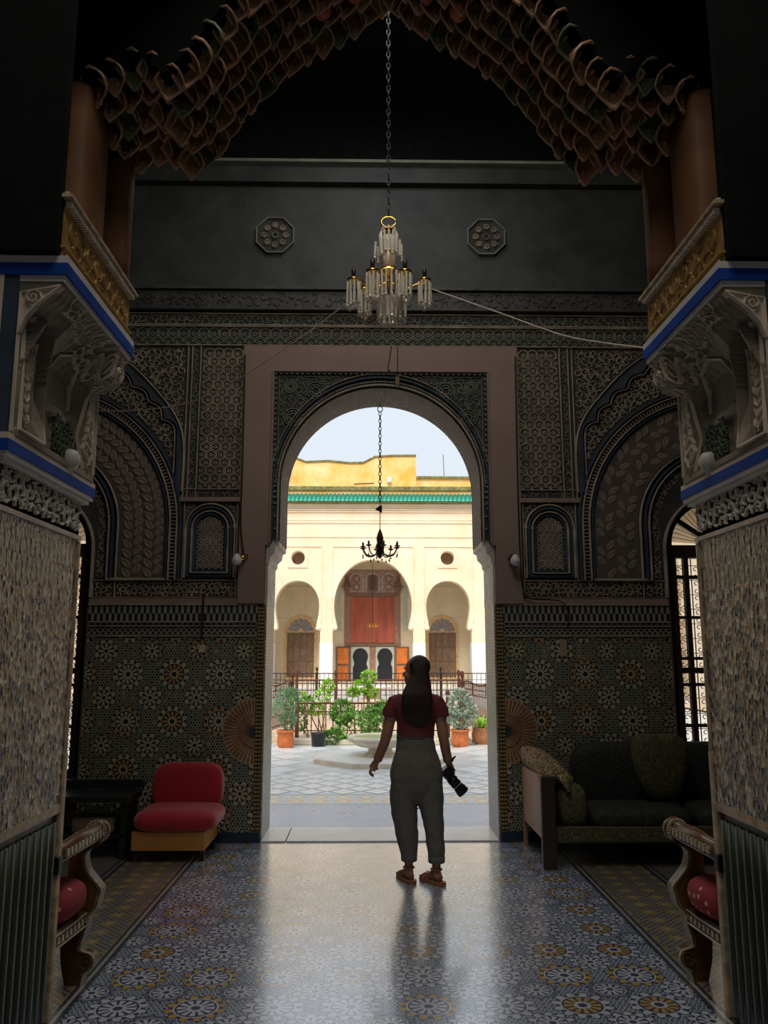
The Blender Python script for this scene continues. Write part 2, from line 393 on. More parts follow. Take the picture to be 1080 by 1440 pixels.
    def build(s, name, mats, parent=None, smooth=False, kind=None):
        me = bpy.data.meshes.new(name); me.from_pydata(s.v, [], s.f)
        for m in (mats if isinstance(mats, (list, tuple)) else [mats]): me.materials.append(m)
        if s.cur or any(s.mi): me.polygons.foreach_set('material_index', s.mi)
        bm = bmesh.new(); bm.from_mesh(me); bmesh.ops.recalc_face_normals(bm, faces=bm.faces[:]); bm.to_mesh(me); bm.free()
        if smooth: me.polygons.foreach_set('use_smooth', [True] * len(me.polygons))
        me.update(); o = bpy.data.objects.new(name, me); COL.objects.link(o)
        if parent: o.parent = parent
        if kind: o['kind'] = kind
        return o
def tag(o, label=None, cat=None, group=None, kind=None):
    for k, v in (('label', label), ('category', cat), ('group', group), ('kind', kind)):
        if v: o[k] = v
    return o
def thing(name, label, cat, loc=(0, 0, 0), rz=0, group=None, kind=None):
    o = bpy.data.objects.new(name, None); COL.objects.link(o); o.location = loc; o.rotation_euler = (0, 0, rz); o.empty_display_size = .1
    return tag(o, label, cat, group, kind)
def copy_tree(o, parent=None):
    c = o.copy(); COL.objects.link(c); c.parent = parent
    for ch in list(o.children): copy_tree(ch, c)
    return c
def inst(src, name, parent, loc=(0, 0, 0), rot=(0, 0, 0), scale=(1, 1, 1), kind=None):
    o = bpy.data.objects.new(name, src.data if hasattr(src, 'data') else src); COL.objects.link(o); o.parent = parent
    o.location = loc; o.rotation_euler = rot; o.scale = scale
    if kind: o['kind'] = kind
    return o
def arc(cx, cz, r, a0, a1, n, rz=None):
    return [(cx + r * cos(a0 + (a1 - a0) * i / n), cz + (rz or r) * sin(a0 + (a1 - a0) * i / n)) for i in range(n + 1)]
def crom(pts, n=6, closed=False):
    P = [Vector(p) for p in pts]; out = []; L = len(P)
    for i in range(L if closed else L - 1):
        p0, p1, p2, p3 = (P[(i + k - 1) % L] if closed else P[min(max(i + k - 1, 0), L - 1)] for k in range(4))
        for j in range(n):
            t = j / n
            out.append(.5 * ((2 * p1) + (p2 - p0) * t + (2 * p0 - 5 * p1 + 4 * p2 - p3) * t * t + (3 * p1 - p0 - 3 * p2 + p3) * t ** 3))
    if not closed: out.append(P[-1])
    return [tuple(p) for p in out]
# ---- relief pattern fillers (real ribbons)
def clip_path(mb, pts, w, h, pl, ok, top=.5):
    run = []
    for p in pts:
        if ok(*p): run.append(p)
        else:
            if len(run) > 1: mb.ribbon(run, w, h, pl, top=top)
            run = []
    if len(run) > 1: mb.ribbon(run, w, h, pl, top=top)
def rings(mb, x0, x1, z0, z1, p, pl, ok=lambda x, z: True, w=.012, h=.012, k=.62):
    """net of interlocking hexagonal rings and six-armed stars"""
    ny = int((z1 - z0) / (p * .866)) + 2; nx = int((x1 - x0) / p) + 2
    for j in range(ny):
        for i in range(nx):
            cx = x0 + i * p + (p / 2 if j % 2 else 0); cz = z0 + j * p * .866
            if cx > x1 or cz > z1: continue
            clip_path(mb, arc(cx, cz, p * k, 0, 2 * pi, 10), w, h, pl, ok)
            clip_path(mb, arc(cx, cz, p * .17, 0, 2 * pi, 5), w, h * .8, pl, ok)
def curls(mb, x0, x1, z0, z1, p, pl, ok=lambda x, z: True, w=.014, h=.014, rnd=None):
    """arabesque scrollwork: alternating spirals with leaf tips"""
    rnd = rnd or random.Random(3)
    ny = int((z1 - z0) / (p * .8)) + 1; nx = int((x1 - x0) / p) + 1
    p *= .86
    ny = int((z1 - z0) / (p * .8)) + 1; nx = int((x1 - x0) / p) + 1
    for j in range(ny + 1):
        for i in range(nx + 1):
            cx = x0 + i * p + (p / 2 if j % 2 else 0); cz = z0 + j * p * .8
            d = 1 if (i + j) % 2 else -1; a0 = rnd.choice([0, pi / 2, pi, -pi / 2]) + rnd.uniform(-.3, .3)
            pts = []
            for q in range(11):
                t = q / 10; r = p * (.10 + .5 * t); a = a0 + d * 4.6 * t
                pts.append((cx + r * cos(a), cz + r * sin(a)))
            clip_path(mb, pts, w * .8, h, pl, ok)
            clip_path(mb, [(cx + p * (.62 - .3 * q / 4) * cos(a0 + 1.2 + d * q * .45), cz + p * (.62 - .3 * q / 4) * sin(a0 + 1.2 + d * q * .45)) for q in range(5)], w * .9, h * .8, pl, ok)
def inpoly_arch(cx, cz, r, zb):
    return lambda x, z: (z >= zb and abs(x - cx) < r) if z < cz else (x - cx) ** 2 + (z - cz) ** 2 < r * r
BW = lambda u, v, h: (u, 7.5 - h, v)          # relief plane of the back wall
def rect(x0, x1, z0, z1): return [(x0, z0), (x1, z0), (x1, z1), (x0, z1)]
def archpoly(cx, hw, zb, zc, r=None, n=20, horse=0, rz=None):
    r = r or hw
    return [(cx + hw, zb)] + [(cx + hw, zc - horse)] + arc(cx, zc, r, 0 if not horse else -math.asin(min(1, horse / r)), pi if not horse else pi + math.asin(min(1, horse / r)), n, rz) + [(cx - hw, zc - horse), (cx - hw, zb)]
def dedupe(pl_):
    o = []
    for p in pl_:
        if not o or math.hypot(p[0] - o[-1][0], p[1] - o[-1][1]) > 1e-4: o.append(p)
    if math.hypot(o[0][0] - o[-1][0], o[0][1] - o[-1][1]) < 1e-4: o.pop()
    return o
# ================================================================== SETTING: floors, shell
fl = MB().box(-4.4, 4.4, -3, 7.5, -.12, 0).build('floor', Z_floor, kind='structure')
th = thing('threshold', None, None, (0, 0, 0), kind='structure')
for x0, x1 in ((-1.05, -.83), (-.82, 1.05)):
    MB().rbox(x0, x1, 7.503, 8.09, -.1, .012, .004).build('marble_slab', MARB, th)
MB().box(-4.4, 4.4, -3, 8.1, 7.0, 7.1).build('ceiling', BLACKW, kind='structure')
MB().box(-4.5, -4.2, -3, 8.1, -.12, 7.1).build('wall_left', SMOOTHB, kind='structure')
MB().box(4.2, 4.5, -3, 8.1, -.12, 7.1).build('wall_right', SMOOTHB, kind='structure')
MB().box(-4.5, 4.5, -3.2, -3, -.12, 7.1).build('wall_rear', SMOOTHB, kind='structure')
# ---- back wall with the doorway and two windows
door_hole = dedupe([(1.05, -.02), (1.05, 2.60), (.945, 2.60)] + [(.945, 3.1)] + [(x, z) for x, z in arc(0, 3.17, .945, 0, pi, 40, .955)] + [(-.945, 3.1), (-.945, 2.60), (-1.05, 2.60), (-1.05, -.02)])
win_hole = lambda cx: dedupe(archpoly(cx, .5, .45, 2.56))
wb_ = MB().plate(rect(-4.2, 4.2, -.12, 7.0), 0, -.6, BW, [door_hole, win_hole(-3.16), win_hole(3.16)])
wall = wb_.build('wall_back', PLASTER, kind='structure')
def wp(name, mb, mat, smooth=False, kind=None): return mb.build(name, mat, wall, smooth, kind)
# dado panels of zellige
for sx in (-1, 1):
    wp('zellige_panel', MB().plate(rect(*sorted((sx * 1.05, sx * 2.64)), 0, 2.05), 0, .02, BW), Z_wall)
    m = MB()
    for z in (2.055, 1.90, 1.862, 1.775): m.ribbon([(sx * 1.12, z), (sx * 2.64, z)], .014, .034, BW)
    wp('dado_moulding', m, STUC)
    # half sun-burst beside the jamb: single ray tiles
    c = (sx * 1.115, .94)
    CRM = simple('ray_cream', (.42, .32, .17), .4) if sx == -1 else bpy.data.materials['ray_cream']
    wp('sunburst_ground', MB().plate([(c[0] + sx * .285 * cos(a), c[1] + .285 * sin(a)) for a in [-pi / 2 + pi * q / 24 for q in range(25)]], .01, .0205, BW), CRM)
    for i in range(23):
        a0 = -pi / 2 + pi * i / 23 + .034; a1 = -pi / 2 + pi * (i + 1) / 23 - .034
        P = lambda r, a: (c[0] + sx * r * cos(a), c[1] + r * sin(a))
        mm = MB(); mm.plate([P(.145, a0 + .02), P(.27, a0), P(.278, (a0 + a1) / 2), P(.27, a1), P(.145, a1 - .02)], .018, .026, BW); wp('ray_tile', mm, simple('ray_red', (.25, .075, .04), .35) if i == 0 and sx == -1 else bpy.data.materials['ray_red'])
    mm = MB()
    for i in range(23):
        a = -pi / 2 + pi * (i + .5) / 23
        mm.plate([P(.05, a - .015), P(.135, a - .02), P(.135, a + .02), P(.05, a + .015)], .018, .026, BW)
    mm.ribbon([P(.14, -pi / 2 + pi * i / 24) for i in range(25)], .01, .028, BW); mm.ribbon([P(.045, -pi / 2 + pi * i / 12) for i in range(13)], .012, .03, BW)
    wp('sunburst_centre', mm, bpy.data.materials['ray_red'], kind='stuff'); wp('sunburst_boss', MB().plate([(c[0] + sx * .045 * cos(a), c[1] + .045 * sin(a)) for a in [-pi / 2 + pi * q / 12 for q in range(13)]], .01, .034, BW), BLUED)
    wp('zellige_panel', MB().plate(rect(*sorted((sx * 3.70, sx * 4.2)), 0, 2.05), 0, .02, BW), Z_wall)
    # jamb reveals, impost corbels
    wp('jamb_panel', MB().box(*sorted((sx * 1.035, sx * 1.055)), 7.495, 8.1, 0, 2.06), JAMB)
    wp('jamb_panel', MB().box(*sorted((sx * 1.032, sx * 1.055)), 7.49, 8.1, 2.06, 2.52), simple('jamb_plaster', (.50, .44, .38), .6, bump=.1) if sx == -1 else bpy.data.materials['jamb_plaster'])
    prof = [(1.05, 2.42), (1.02, 2.44), (1.015, 2.49), (.975, 2.53), (.965, 2.585), (.935, 2.60), (.935, 2.64), (1.05, 2.64)]
    m = MB().plate([(sx * x, z) for x, z in prof], .02, -.62, BW)
    wp('impost_corbel', m, bpy.data.materials['jamb_plaster'])
# plaster surround
Q = MB().plate([(-1.3, 2.065), (-1.06, 2.065), (-1.06, 2.6), (-1.02, 2.6), (-1.02, 4.27), (1.02, 4.27), (1.02, 2.6), (1.06, 2.6), (1.06, 2.065), (1.3, 2.065), (1.3, 4.52), (-1.3, 4.52)], 0, .045, BW)
wp('plaster_surround', Q, PLASTER)
wp('surround_bead', MB().ribbon([(-1.02, 2.62), (-1.02, 4.27), (1.02, 4.27), (1.02, 2.62)], .03, .06, BW), PLASTER)
for sx in (-1, 1):
    wp('plaster_strip', MB().plate(rect(*sorted((sx * 1.3, sx * 2.64)), 2.06, 2.11), 0, .03, BW), PLASTER)
# archivolt around the door: concentric ribs
def drz(r): return r * 1.01
base = MB().plate(dedupe([(-1.02, 2.62)] + [(-.947, 2.62), (-.947, 3.15)] + arc(0, 3.17, .947, pi, 0, 40, .957) + [(.947, 3.15), (.947, 2.62), (1.02, 2.62), (1.02, 4.27), (-1.02, 4.27)]), 0, .012, BW)
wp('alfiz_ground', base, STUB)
def door_arc(r, z0=2.64): return [(-r, z0), (-r, 3.0)] + arc(0, 3.17, r, pi, 0, 44, r + .012 + (r - .945) * .45) + [(r, 3.0), (r, z0)]
wp('archivolt_rib', MB().ribbon(door_arc(.955), .018, .04, BW), STUC)
wp('archivolt_rib', MB().ribbon(door_arc(1.002), .022, .05, BW), BLUED)
wp('archivolt_rib', MB().ribbon(door_arc(1.03, 2.95)[1:-1], .010, .035, lambda u, v, h: (max(-1.015, min(1.015, u)), 7.5 - h, v)), STUC)
m = MB()
L = door_arc(.978)
for i in range(0, 150):
    t = i / 149 * (len(L) - 1); k = min(int(t), len(L) - 2); f = t - k; x = L[k][0] + (L[k + 1][0] - L[k][0]) * f; z = L[k][1] + (L[k + 1][1] - L[k][1]) * f
    m.plate([(x + .009 * cos(a), z + .009 * sin(a)) for a in (0, pi / 2, pi, 3 * pi / 2)], .01, .03, BW)
wp('archivolt_beads', m, STUC, kind='stuff')
def in_spandrel(x, z):
    if abs(x) > .955 or z > 4.215: return False
    q = (x / 1.085) ** 2 + ((z - 3.17) / 1.07) ** 2
    return q > 1 and z > 3.2
m = MB()
for sx in (-1, 1):
    for (cx, cz, R) in ((sx * .62, 4.08, .085), (sx * .83, 3.82, .085), (sx * .86, 4.12, .06)):
        for r in (R, R * .72, R * .4): m.ribbon(arc(cx, cz, r, 0, 2 * pi, 16), .012, .03, BW)
        for i in range(8):
            a = i * pi / 4; m.ribbon([(cx + R * .4 * cos(a), cz + R * .4 * sin(a)), (cx + R * .72 * cos(a + .35), cz + R * .72 * sin(a + .35))], .01, .026, BW)
far_ros = lambda x, z: in_spandrel(x, z) and all((abs(x) - a) ** 2 + (z - b) ** 2 > R * R for a, b, R in ((.62, 4.08, .09), (.83, 3.82, .09), (.86, 4.12, .065)))
curls(m, -1, 1, 3.2, 4.25, .075, BW, far_ros, .011, .024)
m.ribbon([(-.965, 3.3), (-.965, 4.22), (-.4, 4.22)], .008, .03, BW); m.ribbon([(.965, 3.3), (.965, 4.22), (.4, 4.22)], .008, .03, BW)
wp('spandrel_carving', m, STUG, kind='stuff')
m = MB()
for i in range(40): m.plate([(-1.0 + i * .0513 - .014, 4.245), (-1.0 + i * .0513, 4.236), (-1.0 + i * .0513 + .014, 4.245), (-1.0 + i * .0513, 4.254)], .01, .04, BW)
for sx in (-1, 1):
    for i in range(26): m.plate([(sx * .992 - .009, 2.95 + i * .05), (sx * .992, 2.936 + i * .05), (sx * .992 + .009, 2.95 + i * .05), (sx * .992, 2.964 + i * .05)], .01, .04, BW)
wp('alfiz_beads', m, STUG, kind='stuff')
# carved soffit lining of the arch
sof = door_arc(.946, 2.64); sv = []; sf = []
m = MB()
for i, (x, z) in enumerate(sof): sv += [(x * .985, 7.49, 3.17 + (z - 3.17) * .985 if z > 3.17 else z), (x * .985, 8.1, 3.17 + (z - 3.17) * .985 if z > 3.17 else z)]
for i in range(len(sof) - 1): sf.append((2 * i, 2 * i + 1, 2 * i + 3, 2 * i + 2))
m.add(sv, sf); wp('arch_soffit', m, SOFF, True)
# back-edge rib of the soffit, outside
wp('outer_rib', MB().ribbon([(x * .99, z) for x, z in sof], .02, .02, lambda u, v, h: (u, 8.09 + h, v)), STUC)
# ---- carved side fields
g = MB()
g.plate(rect(-4.2, 4.2, 4.53, 4.86), 0, .006, BW)
for sx in (-1, 1):
    cut = [(1.3, 2.11), (2.64, 2.11), (2.64, 2.56)] + [(3.16 - .53 * cos(t), 2.56 + .53 * sin(t)) for t in [i * pi / 24 for i in range(1, 13)]] + [(3.16, 4.53), (1.3, 4.53)]
    g.plate([(sx * x, z) for x, z in cut], 0, .006, BW)
    g.plate([(sx * min(4.2, 6.32 - x), z) for x, z in cut], 0, .006, BW)
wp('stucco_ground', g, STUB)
m = MB(); mr = MB()
rings(m, -4.2, 4.2, 4.56, 4.70, .098, BW, lambda x, z: 4.54 < z < 4.705, .012, .02)
curls(mr, -4.2, 4.2, 4.755, 4.83, .075, BW, lambda x, z: 4.74 < z < 4.84, .012, .02)
wp('upper_ring_band', m, STUG, kind='stuff'); wp('upper_scroll_band', mr, STUG, kind='stuff')
m = MB()
for z in (4.53, 4.72, 4.735, 4.85): m.ribbon([(-4.2, z), (4.2, z)], .012, .035, BW)
wp('band_fillet', m, STUC)
WC = (3.16, 2.79)
def wq(x, z): return math.hypot(abs(x) - WC[0], z - WC[1]) if z > WC[1] else abs(abs(x) - WC[0])
outer = crom([(1.845, 3.10), (1.845, 3.55), (1.93, 3.82), (2.12, 4.07), (2.38, 4.33), (2.69, 4.54), (2.95, 4.66)], 6)
scal = [(1.90, 3.10), (1.90, 3.62)]
lob = [(1.90, 3.64), (2.03, 3.80), (2.16, 3.97), (2.33, 4.12), (2.50, 4.27), (2.72, 4.38), (3.0, 4.47)]
for a, b in zip(lob, lob[1:]):
    dx, dz = b[0] - a[0], b[1] - a[1]
    for q in range(1, 8):
        t = q / 7; k = sin(pi * t) * .048; scal.append((a[0] + dx * t - dz * k / math.hypot(dx, dz), a[1] + dz * t + dx * k / math.hypot(dx, dz)))
outer = outer + [(6.32 - x, z) for x, z in outer[::-1]]; scal = scal + [(6.32 - x, z) for x, z in scal[::-1]]
def above(path, x, z):
    x = abs(x)
    for a, b in zip(path, path[1:]):
        if min(a[0], b[0]) - 1e-6 <= x <= max(a[0], b[0]) + 1e-6 and b[0] != a[0]:
            return z > a[1] + (b[1] - a[1]) * (x - a[0]) / (b[0] - a[0])
    return x < path[0][0] or x > path[-1][0]
for sx in (-1, 1):
    BX = lambda u, v, h: (sx * u, 7.5 - h, v)
    # main ringed field beside the surround and its borders
    m = MB(); rings(m, 1.33, 1.70, 3.15, 4.50, .088, BX, lambda x, z: 1.315 < x < 1.705 and 3.13 < z < 4.52, .011, .018)
    wp('ringed_field', m, STUC, kind='stuff')
    m = MB(); curls(m, 1.75, 1.78, 3.14, 4.52, .06, BX, lambda x, z: 1.735 < x < 1.795 and z < 4.5, .010, .016)
    curls(m, 1.32, 1.78, 3.07, 3.09, .06, BX, lambda x, z: 3.055 < z < 3.115, .010, .016); wp('narrow_scroll_border', m, STUG, kind='stuff')
    m = MB()
    for x in (1.31, 1.72, 1.80, 1.84): m.ribbon([(x, 3.05), (x, 4.52)], .010, .028, BX)
    m.ribbon([(1.30, 3.125), (1.84, 3.125)], .010, .028, BX)
    wp('border_fillet', m, STUC)
    wp('ledge_moulding', MB().plate(rect(1.30, 1.86, 3.005, 3.045), 0, .045, BX), PLASTER)
    m = MB(); curls(m, 1.9, 2.72, 3.75, 4.5, .078, BX, lambda x, z: above(outer, x, z) and x > 1.86 and x < 2.72 and 3.2 < z < 4.5 and not above([(1.84, 3.1), (1.95, 3.3)], 5, z) or (above(outer, x, z - .03) and 1.86 < x < 2.72 and z < 4.5), .012, .020, random.Random(5))
    wp('corner_arabesque', m, STUC, kind='stuff')
    m = MB().plate([p for p in outer] + [p for p in scal[::-1]], .004, .03, BX); wp('smooth_arch_band', m, SMOOTHB)
    wp('outer_arch_fillet', MB().ribbon(outer, .016, .05, BX), STUC)
    wp('lobed_arch_rib', MB().ribbon(scal, .022, .055, BX), BLUED)
    wp('lobed_arch_rib', MB().ribbon([(x + (.03 if x < 3.16 else -.03), z - .012) for x, z in scal], .012, .045, BX), STUC)
    m = MB(); curls(m, 1.9, 4.2, 2.9, 4.5, .074, BX, lambda x, z: x < 4.19 and z > 3.12 and wq(x, z) > 1.345 and x > 1.945 and not above([(p[0] + (.04 if p[0] < 3.16 else -.04), p[1] - .03) for p in scal], x, z), .013, .020, random.Random(9))
    curls(m, 1.87, 1.93, 2.3, 3.05, .06, BX, lambda x, z: 1.855 < x < 1.935 and 2.3 < z < 3.09 and wq(x, z) > 1.25, .011, .018)
    wp('lobed_arch_carving', m, STUC, kind='stuff')
    # ring mouldings of the blind arch over the window
    def warc(r, zb=2.28): return [(WC[0] - r, zb)] + [(WC[0] - r * cos(t), WC[1] + r * sin(t)) for t in [i * pi / 52 for i in range(53)]] + [(WC[0] + r, zb)]
    for r, w, h, mt in ((1.315, .03, .05, BLUED), (1.285, .014, .06, STUC), (1.222, .016, .055, STUC), (1.195, .03, .04, BLUED), (.745, .012, .05, STUC), (.70, .03, .05, BLUED), (.665, .014, .055, STUC), (.545, .02, .055, STUC)):
        pth = warc(r) if r > .6 else [(3.16 - .53, 2.12)] + [(3.16 - .53 * cos(t), 2.56 + .53 * sin(t)) for t in [i * pi / 32 for i in range(33)]] + [(3.16 + .53, 2.12)]
        wp('arch_rib', MB().ribbon(pth, w, h, BX), mt)
    m = MB()
    for i in range(120):
        t = i / 120 * pi; a = (WC[0] - 1.235 * cos(t), WC[1] + 1.235 * sin(t)); b = (WC[0] - 1.272 * cos(t), WC[1] + 1.272 * sin(t)); m.ribbon([a, b], .014, .04, BX)
    for i in range(14): z = 2.31 + i * .034; m.ribbon([(WC[0] - 1.235, z), (WC[0] - 1.272, z)], .014, .04, BX)
    wp('arch_dentils', m, STUC, kind='stuff')
    wp('arch_sill', MB().ribbon([(WC[0] - 1.2, 2.285), (WC[0] - .665, 2.285)], .03, .05, BX), STUC)
    wp('tympanum_ground', MB().plate(warc(1.18, 2.30) + warc(.76, 2.30)[::-1], .005, .014, BX), simple('tympanum_ground', (.10, .075, .055), .8) if sx == -1 else bpy.data.materials['tympanum_ground'])
    # big stucco leaves, each a piece
    if sx == -1:
        leafm = simple('stucco_leaf', (.19, .15, .11), .8, var=.2, bump=.3)
        prof = []
        lm = MB(); n = 12; out_ = [(.062 * cos(2 * pi * i / n) * (1 - .25 * cos(2 * pi * i / n)), .034 * sin(2 * pi * i / n)) for i in range(n)]
        vs = [(x, 0, z) for x, z in out_] + [(x * .72, -.014, z * .72) for x, z in out_] + [(x * .55, -.009, z * .5) for x, z in out_]
        lm.add(vs, [(i, (i + 1) % n, n + (i + 1) % n, n + i) for i in range(n)] + [(n + i, n + (i + 1) % n, 2 * n + (i + 1) % n, 2 * n + i) for i in range(n)] + [tuple(range(2 * n, 3 * n))])
        lo_ = lm.build('stucco_leaf', leafm, wall, True); first = True
    for k, r in enumerate((.835, .93, 1.03, 1.12)):
        nn = int(r * (pi + .46 / r) / .088) if sx == 1 else int(r * (pi * .8 + .46 / r) / .088)
        for i in range(nn):
            s_ = (i + .5 * (k % 2)) * .088
            if s_ < .46: x, z, a = WC[0] - r, 2.335 + s_, pi
            else: t = (s_ - .46) / r; x, z, a = WC[0] - r * cos(t), WC[1] + r * sin(t), pi - t
            if sx == 1 and (i + k) % 3 == 0: continue
            a2 = a + .9 * (-1) ** k
            if x > 4.15: continue
            o = lo_ if first else inst(lo_, 'stucco_leaf', wall)
            first = False
            o.location = (sx * x, 7.486, z); o.rotation_euler = (0, -(a2 if sx == 1 else pi - a2), 0)
            if sx == 1: o.scale = (.9, .6, .9)
    m = MB(); curls(m, 2.53, 3.8, 2.3, 3.5, .06, BX, lambda x, z: z > 2.3 and .56 < wq(x, z) < .65 and math.hypot(x - 3.16, z - 2.56) > .57, .009, .012); wp('inner_arch_carving', m, STUC, kind='stuff')
    # scroll frieze under the blind arches
    m = MB(); curls(m, 1.34, 2.40, 2.145, 2.25, .06, BX, lambda x, z: 1.33 < x < 2.40 and 2.13 < z < 2.265, .012, .018); curls(m, 2.45, 2.6, 2.145, 2.25, .06, BX, lambda x, z: 2.44 < x < 2.6 and 2.13 < z < 2.265, .012, .018)
    wp('scroll_frieze', m, STUC, kind='stuff')
    m = MB()
    for z in (2.12, 2.275): m.ribbon([(1.31, z), (2.63, z)], .010, .028, BX)
    for x in (1.32, 2.42, 2.62): m.ribbon([(x, 2.12), (x, 2.275)], .010, .028, BX)
    wp('frieze_fillet', m, STUC)
    # small blind niche
    cx = 1.57
    def na(hw, zb, zt): return [(cx - hw, zb), (cx - hw, zt - hw)] + arc(cx, zt - hw, hw, pi, 0, 14) + [(cx + hw, zt - hw), (cx + hw, zb)]
    wp('niche_moulding', MB().ribbon(na(.225, 2.30, 2.985), .02, .04, BX), STUC)
    wp('niche_moulding', MB().ribbon(na(.198, 2.32, 2.955) + [(cx - .198, 2.32)], .034, .03, BX), BLUED)
    wp('niche_moulding', MB().ribbon(na(.165, 2.345, 2.915) + [(cx - .165, 2.345)], .016, .05, BX), STUC)
    wp('niche_moulding', MB().ribbon(na(.142, 2.36, 2.89) + [(cx - .142, 2.36)], .026, .03, BX), BLUED)
    m = MB(); rings(m, cx - .11, cx + .12, 2.39, 2.87, .055, BX, lambda x, z: abs(x - cx) < .125 and (z < 2.745 or math.hypot(x - cx, z - 2.745) < .125) and z > 2.375, .010, .018)
    wp('niche_lattice', m, STUC, kind='stuff')
    m = MB(); curls(m, 1.35, 1.80, 2.8, 2.98, .05, BX, lambda x, z: abs(x - cx) < .235 and z < 2.99 and math.hypot(x - cx, z - 2.76) > .245, .008, .014); wp('niche_spandrel', m, STUC, kind='stuff')
    m = MB()
    for x in (1.325, 1.815): m.ribbon([(x, 2.28), (x, 3.0)], .010, .028, BX)
    wp('niche_fillet', m, STUC)
    for x in (1.342, 1.798): wp('red_colonnette', MB().ribbon([(x, 2.40), (x, 2.52)], .014, .03, BX), REDM)
# ---- beams and upper wall
wp('carved_beam', MB().plate(rect(-4.2, 4.2, 4.87, 5.06), 0, .09, BW), BEAMD)
m = MB()
curls(m, -4.2, 4.2, 4.93, 5.01, .11, BW, lambda x, z: 4.9 < z < 5.04, .014, .10); wp('beam_carving', m, BEAMD, kind='stuff')
wp('beam_lip', MB().plate(rect(-4.2, 4.2, 5.06, 5.09), 0, .13, BW), BEAMD)
wp('upper_board', MB().plate(rect(-4.2, 4.2, 5.09, 6.18), 0, .03, BW), WALLUP)
wp('cornice_board', MB().plate(rect(-4.2, 4.2, 6.20, 6.38), 0, .10, BW), WALLUP)
wp('cornice_lip', MB().plate(rect(-4.2, 4.2, 6.38, 6.41), 0, .16, BW), STUG)
wp('dark_gallery_board', MB().plate(rect(-4.2, 4.2, 6.41, 7.0), 0, .05, BW), BLACKW)
for sx in (-1, 1):
    cx, cz = sx * 1.035, 5.65
    o8 = lambda r: [(cx + r * cos(pi / 8 + i * pi / 4), cz + r * sin(pi / 8 + i * pi / 4)) for i in range(8)]
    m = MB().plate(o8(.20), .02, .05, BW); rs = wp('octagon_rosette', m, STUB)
    MB().ribbon(o8(.195), .02, .075, BW, True).build('octagon_rim', STUG, rs)
    for i in range(8):
        a = i * pi / 4; m = MB(); px, pz = cx + .105 * cos(a), cz + .105 * sin(a); m.ribbon(arc(px, pz, .024, 0, 2 * pi, 10), .012, .07, BW); m.plate(arc(px, pz, .010, 0, 2 * pi, 6)[:-1], .04, .065, BW); m.build('flower_boss', STUC, rs)
    MB().ribbon(arc(cx, cz, .03, 0, 2 * pi, 10), .012, .07, BW).build('centre_boss', STUG, rs)

# ---- windows with grilles
def window(idx, sx):
    BX = lambda u, v, h: (sx * u, 7.5 - h, v)
    w = thing('window_%d' % idx, None, None, (0, 0, 0), kind='structure')
    fr = [(2.66, .46), (3.66, .46), (3.66, 2.56)] + arc(3.16, 2.56, .498, 0, pi, 20)[1:] 
    inn = [(2.76, .56), (3.56, .56), (3.56, 2.50), (2.76, 2.50)]
    fan = [(2.73, 2.62)] + [(3.16 - .43 * cos(i * pi / 18), 2.62 + .40 * sin(i * pi / 18)) for i in range(1, 18)] + [(3.59, 2.62)]
    MB().plate(dedupe(fr), -.06, -.16, BX, [inn, fan]).build('window_frame', DKWOOD, w)
    for x, ww in ((2.865, .022), (3.16, .04), (3.455, .022)): MB().plate(rect(x - ww, x + ww, .56, 2.50), -.09, -.14, BX).build('mullion', DKWOOD, w)
    for py, hh in ((811, .016), (868, .014), (926, .014), (943, .026), (963, .014), (1021, .014), (1084, .018)):
        v = (py - 720) / 1150; a = radians(9.8) - math.atan(v); z = 1.62 + math.tan(a) * 7.6
        MB().plate(rect(2.76, 3.56, z - hh, z + hh), -.085, -.145, BX).build('rail', DKWOOD, w)
    g = MB(); p = .082
    for i in range(10):
        x = 2.775 + i * p; g.ribbon([(x, .56), (x, 2.5)], .010, .010, lambda u, v, h: (sx * u, 7.67 - h, v))
    rr = random.Random(1)
    z = .60
    while z < 2.46:
        for i in range(9):
            x = 2.775 + (i + .5) * p; d = 1 if i % 2 else -1
            for q in (0, 1):
                pts = [(x - d * (.004 + .028 * (1 - t / 9)) * cos(t * .62 * (1 if q else -1)), z + (1 if q else -1) * (.002 + .003 * 0) + (.028 * (1 - t / 14)) * sin(t * .62) * (1 if q else -1) + (.03 if q else -.03)) for t in range(10)]
                g.ribbon(pts, .007, .008, lambda u, v, h: (sx * u, 7.668 - h, v))
        g.ribbon([(2.76, z + .068), (3.56, z + .068)], .007, .010, lambda u, v, h: (sx * u, 7.67 - h, v))
        z += .136
    g.build('scroll_grille', IRON, w, kind='stuff')
    for i in range(5):
        a0, a1 = pi * i / 5 + .07, pi * (i + 1) / 5 - .07
        c = (3.16, 2.63); P = lambda r, a: (c[0] - r * cos(a), c[1] + r * .93 * sin(a))
        MB().plate([P(.10, a0), P(.41, a0), P(.43, (a0 + a1) / 2), P(.41, a1), P(.10, a1)], -.118, -.122, BX).build('fan_pane', PANE, w)
        r0 = MB()
        for q in (.25, .5, .75): a = a0 + (a1 - a0) * q; r0.ribbon([P(.12, a), P(.41, a)], .006, .008, lambda u, v, h: (sx * u, 7.618 - h, v))
        r0.build('fan_rib', STONE, w)
        MB().ribbon([P(.06, pi * (i + 1) / 5), P(.42, pi * (i + 1) / 5)], .05, .05, lambda u, v, h: (sx * u, 7.65 - h, v), top=.8).build('fan_bar', DKWOOD, w)
    MB().rbox(*sorted((sx * 2.60, sx * 3.72)), 7.38, 7.62, .40, .455, .008).build('window_sill', DKWOOD, w)
    return w
window(1, -1); window(2, 1)

